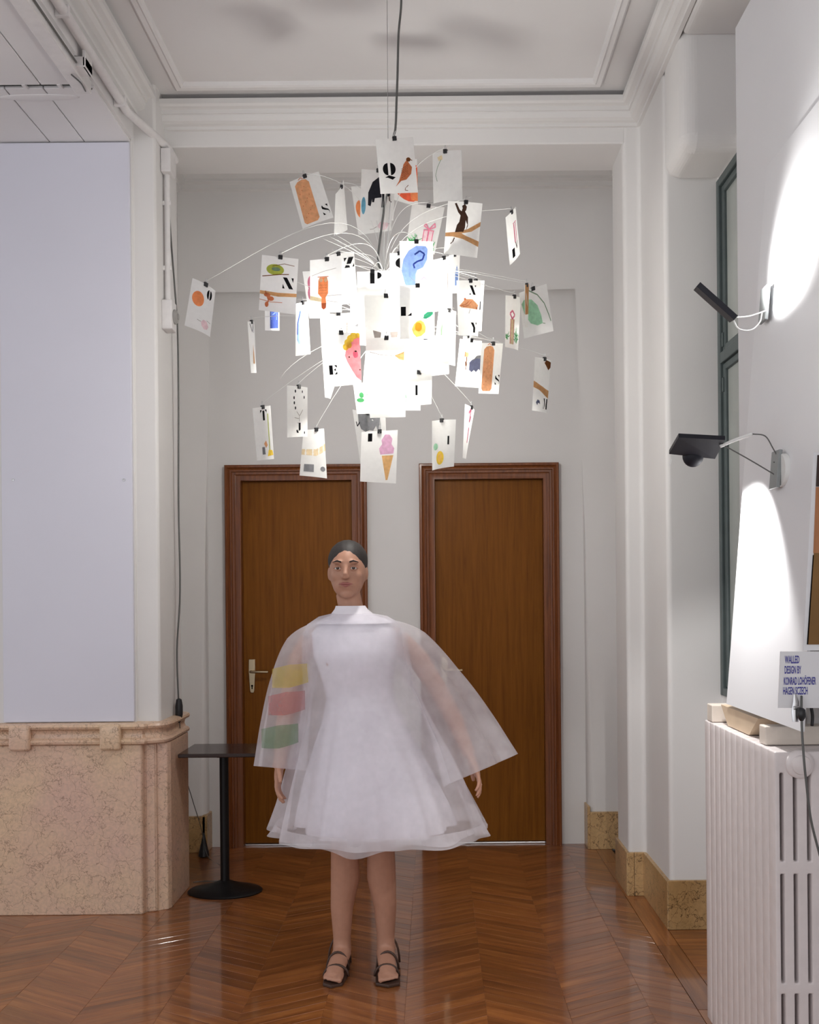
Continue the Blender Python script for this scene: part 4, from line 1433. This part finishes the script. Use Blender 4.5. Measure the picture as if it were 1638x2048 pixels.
C([(591, 607), (615, 603), (621, 708), (591, 712)], 3.66, 1, .004, 'narrow card with a blue whale hanging beside the owl card', 'whale', arm='low')
C([(529, 556), (559, 556), (559, 661), (530, 661)], 3.72, 1, 0, 'narrow card with a dark blue bell below the nest card', 'bell', arm='low')
C([(385, 556), (431, 582), (420, 674), (369, 651)], 3.60, 1, .012, 'curled card with an orange disc and a letter O, outermost on the long wire', 'orange', ('O', .60, .72, .24, .20), clip=.5)
C([(495, 643), (508.5, 643), (513, 746), (502, 746)], 3.60, 1, .002, 'thin edge-on card with a wooden spoon, below the nest card', 'spoon', arm='low')
C([(574, 771), (615, 775), (615, 873), (574.5, 875)], 3.62, 1, .006, 'card with a dotted outline and a letter J', 'dots', ('J', .36, .08, .26, .20), arm='low')
C([(505, 816.6), (541, 811), (548, 918), (514, 921)], 3.65, 1, .004, 'narrow card with a letter T and a pale yellow drawing, above the first door corner', 'tower', ('T', .34, .74, .36, .20), arm='low')
C([(607, 860), (648, 857), (654, 957), (599, 951)], 3.72, 1, .012, 'bright card with a beige band hanging over the first door frame', 'band', arm='low')
C([(705, 819), (771, 833), (775, 932), (722, 936)], 3.82, -1, .006, 'grey card with an upside-down elephant behind the ice cream card', 'elephant2', arm='low')
C([(723, 864), (795.5, 860), (792, 967), (720, 963)], 3.60, 1, 0, 'card with a pink ice cream cone and a letter I, lowest of all', 'icecream', ('I', .10, .80, .28, .16), arm='low')
C([(864, 842), (912, 839), (908, 933), (864.5, 941)], 3.66, -1, .010, 'bright card with a yellow lemon and mint leaf over the second door frame', 'lemon2', ('I', .70, .48, .14, .18), arm='low')
C([(930, 808), (949, 820), (931, 918.5), (925, 916)], 3.70, 1, .006, 'edge-on curled card with pink lines, lowest beside the second door', 'pinkline', arm='low')
C([(734, 676), (812, 674), (810, 786), (724, 784)], 3.40, 1, 0, 'glowing white card with a straw broom in front of the bulb', 'broom', arm='low')
C([(803, 680), (899, 668), (898, 748), (806, 758)], 3.56, 1, 0, 'glowing blank white card under the lemon card', None, arm='low')
C([(706, 766), (786, 764), (786, 826), (714, 828)], 3.58, 1, 0, 'bright card with green sprigs below the bulb', 'sprig', arm='low')
C([(738, 742), (811, 742), (811, 834), (740, 836)], 3.50, 1, 0, 'glowing blank card lowest of the bright cluster below the bulb', None, arm='low')
C([(812, 740), (864, 748), (863, 808), (813, 813)], 3.54, 1, 0, 'glowing white card with a thin letter I below the bulb', None, ('I', .30, .30, .2, .3), arm='low')
C([(806, 752), (842, 752), (841, 821), (808, 821)], 3.70, 1, 0, 'small card with fir green below the bulb', 'firbit', arm='low')
C([(644, 700), (690, 706), (661, 798), (650, 795)], 3.66, 1, .004, 'white card tip pointing down behind the pink face card', None, arm='low')
for k in (-.95, -.55, -.2, .25, .6, 1.0):                       # bare upper ends of wires without a card
    m = MB()
    e = HUB + Vector((-.17 - .05 * abs(k), .12 * k, .10 + .06 * (1 - abs(k))))
    m.tube(bez(HUB, HUB + Vector((-.03, .02 * k, .06)), e + Vector((.06, 0, -.03)), e, 10), .00105, 5)
    m.build('wire_arm', WIREW, ch, smooth=True)
m = MB()
e = P(560, 757, 3.66)
m.tube(bez(LHUB, LHUB + Vector((-.1, 0, 0)), e + Vector((.06, 0, .10)), e, 12), .00105, 5)
m.build('wire_arm', WIREW, ch, smooth=True)

# ------------------------------------------------------------------ woman in the sheer white dress, standing under the chandelier
SKIN = pmat('skin', (0.47, 0.245, 0.165, 1), 0.5, noise=0.05, scale=40)
HAIR = pmat('hair_dark', (0.020, 0.015, 0.014, 1), 0.62, noise=0.3, scale=120)
EYEW = pmat('eye_white', (0.75, 0.73, 0.70, 1), 0.25)
IRIS = pmat('iris_brown', (0.05, 0.025, 0.015, 1), 0.2)
LIP = pmat('lips', (0.40, 0.14, 0.12, 1), 0.4)
SATIN = pmat('dress_lining', (0.86, 0.83, 0.90, 1), 0.6, noise=0.03, scale=9)
ORG = sheer_mat('organza', (0.93, 0.91, 0.96, 1), 0.46)
ORG2 = sheer_mat('organza_sleeve', (0.93, 0.91, 0.96, 1), 0.40)
ORGH = sheer_mat('organza_hem', (0.90, 0.88, 0.92, 1), 0.62)
LEATHER = pmat('sandal_leather', (0.06, 0.030, 0.020, 1), 0.45)

WX, WY = P(728, 1940, 3.71).x, 3.80
wo = Vector((WX, WY, 0))
HX = -0.055                                                    # head leans a little to one side


def hand(m, wrist, direc, side, inward):
    """Relaxed hand: palm, four unequal fingers with a bend, thumb from the side of the palm."""
    d = Vector(direc).normalized()
    a = Vector(inward).normalized()
    a = (a - d * a.dot(d)).normalized()                        # palm normal
    w = d.cross(a).normalized() * side                         # across the palm towards the thumb
    rot = Matrix((w, a, d)).transposed()
    m.ell(wrist + d * .048, (.037, .016, .052), 14, 10, rot)
    m.tube([wrist - d * .01, wrist + d * .03], [.024, .028], 10, flat=[.8, .6])
    for k, (off, L) in enumerate(((.027, .066), (.010, .076), (-.008, .071), (-.025, .055))):
        b = wrist + d * .086 + w * off
        sp = w * off * .42
        p1 = b + d * L * .45 + sp * .6 + a * .004
        p2 = b + d * L * .78 + sp + a * .016
        p3 = b + d * L * .98 + sp * 1.1 + a * .032
        m.tube([b - d * .03, b, p1, p2, p3], [.0088, .0092, .0084, .0078, .0060], 8)
    b = wrist + d * .03 + w * .026
    m.tube([b - d * .012 - w * .01, b + w * .016 + d * .014 + a * .006, b + w * .030 + d * .040 + a * .014, b + w * .034 + d * .064 + a * .020], [.012, .0115, .0098, .0072], 8)


m = MB()
m.ell((0.0, 0, .87), (.150, .105, .11))
m.tube([(0, 0, .9), (-.01, 0, 1.02), (-.022, 0, 1.13), (-.03, -.002, 1.22), (-.032, 0, 1.285)], [.128, .108, .122, .132, .11], 20, flat=[.8, .78, .76, .72, .6])
m.tube([(-.195, .004, 1.243), (-.12, 0, 1.262), (-.032, 0, 1.288), (.055, 0, 1.262), (.131, .004, 1.243)], [.043, .048, .055, .048, .043], 14)
for sx in (-1, 1):
    m.ell((-.03 + sx * .062, -.075, 1.175), (.052, .045, .055))
m.tube([(-.034, .012, 1.28), (-.042, .006, 1.35), (HX, .004, 1.42)], [.060, .047, .047], 14)
hc0 = Vector((HX, -.004, 1.505))
m.ell(hc0, (.069, .093, .106), 24, 18)
m.ell(hc0 + Vector((0, -.028, -.048)), (.056, .058, .056), 20, 14)
m.ell(hc0 + Vector((0, -.060, -.088)), (.024, .020, .018), 14, 10)
for sx in (-1, 1):
    m.ell(hc0 + Vector((sx * .034, -.052, -.020)), (.024, .026, .026), 12, 8)
    m.ell(hc0 + Vector((sx * .070, .016, -.010)), (.008, .017, .027), 12, 8)
    m.ell(hc0 + Vector((sx * .030, -.084, .030)), (.024, .010, .008), 12, 8)
m.tube([hc0 + Vector((0, -.084, .020)), hc0 + Vector((0, -.097, -.004)), hc0 + Vector((0, -.106, -.020))], [.008, .0095, .012], 10)
m.ell(hc0 + Vector((0, -.098, -.026)), (.017, .011, .009), 12, 8)
m.ell(hc0 + Vector((0, -.080, -.054)), (.030, .012, .014), 12, 8)
AL = [Vector((-.195, .004, 1.238)), Vector((-.245, .012, 1.165)), Vector((-.278, .0, 1.045)), Vector((-.295, -.03, .93)), Vector((-.308, -.065, .80))]
AR = [Vector((.131, .004, 1.238)), Vector((.212, .012, 1.165)), Vector((.285, .0, 1.05)), Vector((.345, -.03, .94)), Vector((.398, -.065, .815))]
for A in (AL, AR):
    m.tube(A, [.046, .041, .035, .034, .024], 14)
    m.ell(A[2], (.036, .036, .038))
hand(m, AL[-1], (-.02, -.10, -.30), 1, (1, 0, 0))
hand(m, AR[-1], (.12, -.10, -.30), 1, (-1, 0, -.1))
LEGS = ((-.070, -.075, -.10), (.058, .062, .085))
for sx, (hx, kx, ax_) in ((-1, LEGS[0]), (1, LEGS[1])):
    m.tube([(hx, 0, .88), (hx, -.005, .70), (kx, -.012, .49), (kx, -.008, .44), (kx, .010, .34), (kx + (ax_ - kx) * .6, .012, .22), (ax_ * .9, .012, .11), (ax_ * .9, .012, .06)],
           [.088, .080, .056, .053, .056, .043, .034, .036], 16)
    ax0 = ax_ * .9
    m.tube([(ax0, .045, .042), (ax0, .0, .055), (ax0 + sx * .006, -.06, .045), (ax0 + sx * .014, -.125, .034), (ax0 + sx * .016, -.165, .028)], [.028, .036, .035, .034, .022], 14, flat=[1, 1, .8, .62, .6])
    for k in range(5):
        tx = ax0 + sx * .016 + sx * (-.028 + .0145 * k)
        ln_ = (.052, .050, .044, .036, .027)[k]
        rr_ = (.0115, .0088, .0082, .0078, .0072)[k]
        m.tube([(tx, -.140, .026), (tx + sx * .002, -.15 - ln_ * .45, .027), (tx + sx * .003, -.15 - ln_, .022)], [rr_, rr_, rr_ * .8], 8)
body = m.build('person', SKIN)
rm = body.modifiers.new('fuse', 'REMESH')
rm.mode = 'VOXEL'
rm.voxel_size = 0.005
rm.use_smooth_shade = True
sm = body.modifiers.new('soften', 'SMOOTH')
sm.factor, sm.iterations = 0.5, 4
dg = bpy.context.evaluated_depsgraph_get()
me2 = bpy.data.meshes.new_from_object(body.evaluated_get(dg))
body.modifiers.clear()
body.data = me2
me2.materials.clear()
me2.materials.append(SKIN)
EYE = [hc0 + Vector((sx * .0295, -.082, .008)) for sx in (-1, 1)]
for v in me2.vertices:
    for e in EYE:
        d2 = ((v.co.x - e.x) / .019) ** 2 + ((v.co.z - e.z) / .012) ** 2
        if d2 < 5 and v.co.y < -.05:
            v.co.y += .008 * math.exp(-d2)
me2.polygons.foreach_set('use_smooth', [True] * len(me2.polygons))
body.location = wo
tag(body, 'woman in a sheer white flared dress standing under the chandelier, dark hair pulled back', 'person')


def ptag(o):
    o.parent = body
    o.location = (0, 0, 0)
    return o


for e in EYE:
    m = MB()
    m.ell(e + Vector((0, .0055, 0)), (.0135, .0115, .0092), 16, 12)
    eye = ptag(m.build('eye', EYEW, smooth=True))
    m = MB()
    m.ell(e + Vector((0, -.0046, .0005)), (.0062, .0026, .0066), 12, 8)
    o = m.build('iris', IRIS, smooth=True)
    o.parent = eye
    m = MB()
    m.tube([e + Vector((-.016, .002, .000)), e + Vector((-.007, -.0045, .0062)), e + Vector((.007, -.0045, .0062)), e + Vector((.016, .002, .000))], [.002, .0034, .0034, .002], 8)
    ptag(m.build('eyelid', SKIN, smooth=True))
    m = MB()
    m.tube([e + Vector((-.016, .002, -.001)), e + Vector((-.007, -.003, -.0072)), e + Vector((.007, -.003, -.0072)), e + Vector((.016, .002, -.001))], [.0016, .0026, .0026, .0016], 8)
    ptag(m.build('eyelid', SKIN, smooth=True))
    m = MB()
    sx = 1 if e.x > HX else -1
    m.tube([e + Vector((-sx * .014, -.012, .022)), e + Vector((0, -.0145, .027)), e + Vector((sx * .018, -.006, .022))], [.0028, .0032, .0014], 6)
    ptag(m.build('eyebrow', HAIR, smooth=True))
m = MB()
lz = hc0 + Vector((0, -.0945, -.052))
m.tube([lz + Vector((-.026, .009, 0)), lz + Vector((-.008, -.001, .0035)), lz + Vector((.0, .0, .0022)), lz + Vector((.008, -.001, .0035)), lz + Vector((.026, .009, 0))], [.0014, .0048, .0042, .0048, .0014], 8)
m.tube([lz + Vector((-.020, .008, -.001)), lz + Vector((0, -.0005, -.007)), lz + Vector((.020, .008, -.001))], [.0012, .0055, .0012], 8)
ptag(m.build('lips', LIP, smooth=True))
m = MB()
vs = m.ell(hc0 + Vector((0, .020, .038)), (.0755, .096, .080), 64, 44)
for v in m.bm.verts:
    r = v.co - hc0
    k = math.sin(r.x * 300) * .0004
    v.co += r.normalized() * k
    if r.z < -.045:
        v.co.x = hc0.x + r.x * .8
hair = ptag(m.build('hair', HAIR, smooth=True))
m = MB()
m.ell(hc0 + Vector((0, .112, .030)), (.042, .036, .040), 20, 14)
o = m.build('hair_bun', HAIR, smooth=True)
o.parent = hair


def garment(name, prof, mat, n=144, pleats=0, amp=0.0, seed=0, parent=None, zhem=None, thick=0):
    """Draped surface of revolution: prof rows (z, cx, cy, rx, ry); pleats deepen towards the hem."""
    rr = random.Random(seed)
    ph = [rr.uniform(0, 6.28) for _ in range(5)]
    fr = [pleats, pleats * 1.63 + 1, max(3, pleats // 2), pleats * 2 + 3, 5]
    rows = []
    for (a, b_) in zip(prof, prof[1:]):
        steps = max(2, int(abs(a[0] - b_[0]) / .025))
        for k in range(steps):
            t = k / steps
            t2 = t
            rows.append(tuple(p + (q - p) * t2 for p, q in zip(a, b_)))
    rows.append(prof[-1])
    z0, z1 = prof[0][0], prof[-1][0]
    m = MB()
    rings = []
    for (z, cx, cy, rx, ry) in rows:
        g = max(0.0, (z0 - z) / (z0 - z1)) ** 1.5
        ring = []
        for k in range(n):
            th = 2 * pi * k / n
            f = sum(c * sin(round(w) * th + p + .6 * sin(z * 6 + p)) for c, w, p in zip((.5, .28, .35, .12, .2), fr, ph))
            s_ = 1 + amp * g * f
            zz = z + (.018 * g * sin(3 * th + ph[0]) + .010 * g * sin(7 * th + ph[1]) if zhem else 0)
            ring.append(m.bm.verts.new((cx + rx * s_ * cos(th), cy + ry * s_ * sin(th), zz)))
        rings.append(ring)
    for a, c in zip(rings, rings[1:]):
        for k in range(n):
            m.bm.faces.new((a[k], a[(k + 1) % n], c[(k + 1) % n], c[k]))
    o = m.build(name, mat, smooth=True)
    o.parent = parent or body
    return o


garment('dress', [(1.345, -.042, .006, .058, .056), (1.325, -.036, .0, .085, .070), (1.305, -.032, -.002, .130, .082), (1.27, -.031, -.008, .165, .098), (1.19, -.029, -.022, .158, .118), (1.08, -.02, -.008, .132, .105),
                  (1.02, -.012, 0, .126, .100), (.94, 0, 0, .150, .120), (.84, .010, 0, .190, .150), (.72, .025, 0, .235, .19), (.60, .04, 0, .272, .22), (.53, .045, 0, .285, .23)],
        SATIN, pleats=11, amp=.10, seed=2)
od = garment('overdress', [(1.345, -.042, .004, .068, .066), (1.332, -.036, .0, .130, .092), (1.302, -.032, -.004, .178, .112), (1.26, -.030, -.008, .200, .127), (1.17, -.024, -.012, .205, .150), (1.06, -.01, 0, .215, .165), (.94, .010, 0, .250, .20),
                           (.82, .028, 0, .300, .225), (.72, .042, 0, .338, .25), (.61, .055, 0, .375, .275), (.515, .064, 0, .408, .295)],
             ORG, pleats=9, amp=.11, seed=5, zhem=True)
garment('hem_band', [(.555, .061, 0, .397, .288), (.511, .065, 0, .412, .298)], ORGH, pleats=9, amp=.09, seed=5)
garment('collar', [(1.372, -.046, .006, .056, .056), (1.36, -.044, .005, .062, .061), (1.335, -.040, .003, .085, .078), (1.322, -.036, .0, .120, .092), (1.305, -.032, 0, .150, .105)], SATIN, pleats=6, amp=.05, seed=8)


def sleeve(name, A, radii, mat, seed, n=40):
    rr = random.Random(seed)
    pts = spline(A, 8)
    m = MB()
    rs = []
    for i in range(len(pts)):
        t = i / (len(pts) - 1) * (len(radii) - 1)
        k = min(int(t), len(radii) - 2)
        rs.append(radii[k] + (radii[k + 1] - radii[k]) * (t - k))
    m.tube(pts, rs, n, cap=False)
    ph = rr.uniform(0, 6)
    vs = list(m.bm.verts)
    for i, v in enumerate(vs):
        ring, k = divmod(i, n)
        c = pts[ring]
        g = ring / len(pts)
        th = 2 * pi * k / n
        v.co = c + (v.co - c) * (1 + .16 * g * sin(5 * th + ph) + .08 * g * sin(9 * th + 2 * ph))
    o = m.build(name, mat, smooth=True)
    o.parent = body
    return o


sleeve('sleeve', [Vector((-.135, 0, 1.275)), Vector((-.220, .010, 1.205)), Vector((-.270, .004, 1.08)), Vector((-.298, -.015, .93)), Vector((-.315, -.045, .765))], [.055, .080, .080, .082, .085], ORG2, 3)
sleeve('sleeve', [Vector((.07, 0, 1.275)), Vector((.175, .010, 1.205)), Vector((.280, .004, 1.07)), Vector((.365, -.015, .92)), Vector((.438, -.045, .75))], [.055, .085, .095, .115, .14], ORG2, 4)
for nm, z, dx, colr in (('yellow', 1.115, -.265, (0.75, 0.60, 0.10, 1)), ('red', 1.015, -.278, (0.62, 0.20, 0.20, 1)), ('green', .895, -.302, (0.16, 0.36, 0.18, 1))):
    mt_ = sheer_mat('print_sheer_' + nm, colr, 0.5)
    m = MB()
    g = []
    for j in range(5):
        row = []
        for i in range(7):
            u, v = i / 6 - .5, j / 4 - .5
            th = u * 1.5
            row.append(m.bm.verts.new((dx + .100 * sin(th), .0 - .112 * cos(th) + .005 + (z - 1.115) * .12, z + v * (.085 - .03 * abs(u)) + u * .02)))
        g.append(row)
    for j in range(4):
        for i in range(6):
            m.bm.faces.new((g[j][i], g[j][i + 1], g[j + 1][i + 1], g[j + 1][i]))
    ptag(m.build('sleeve_patch', mt_, smooth=True))

for sx, (hx, kx, ax_) in ((-1, LEGS[0]), (1, LEGS[1])):
    ax0 = ax_ * .9
    m = MB()
    c = [(ax0 - .030, .075), (ax0 + .030, .075), (ax0 + .030, .0), (ax0 + sx * .014 + .044, -.11), (ax0 + sx * .02 + .040, -.19), (ax0 + sx * .02, -.212), (ax0 + sx * .012 - .040, -.19), (ax0 + sx * .012 - .044, -.11), (ax0 - .030, .0)]
    m.prism(c, 0.0005, .012, bev=.003)
    sd = ptag(m.build('sandal', LEATHER))
    for (y, w_, h_, r) in ((-.125, .045, .052, .005), (-.060, .041, .076, .0045), (.012, .042, .112, .004)):
        m = MB()
        pts = [Vector((ax0 + sx * .010 + w_ * cos(a), y, .012 + (h_ - .010) * max(0, sin(a)))) for a in [pi * k / 12 for k in range(13)]]
        m.tube(pts, r, 6)
        o = m.build('strap', LEATHER, smooth=True)
        o.parent = sd
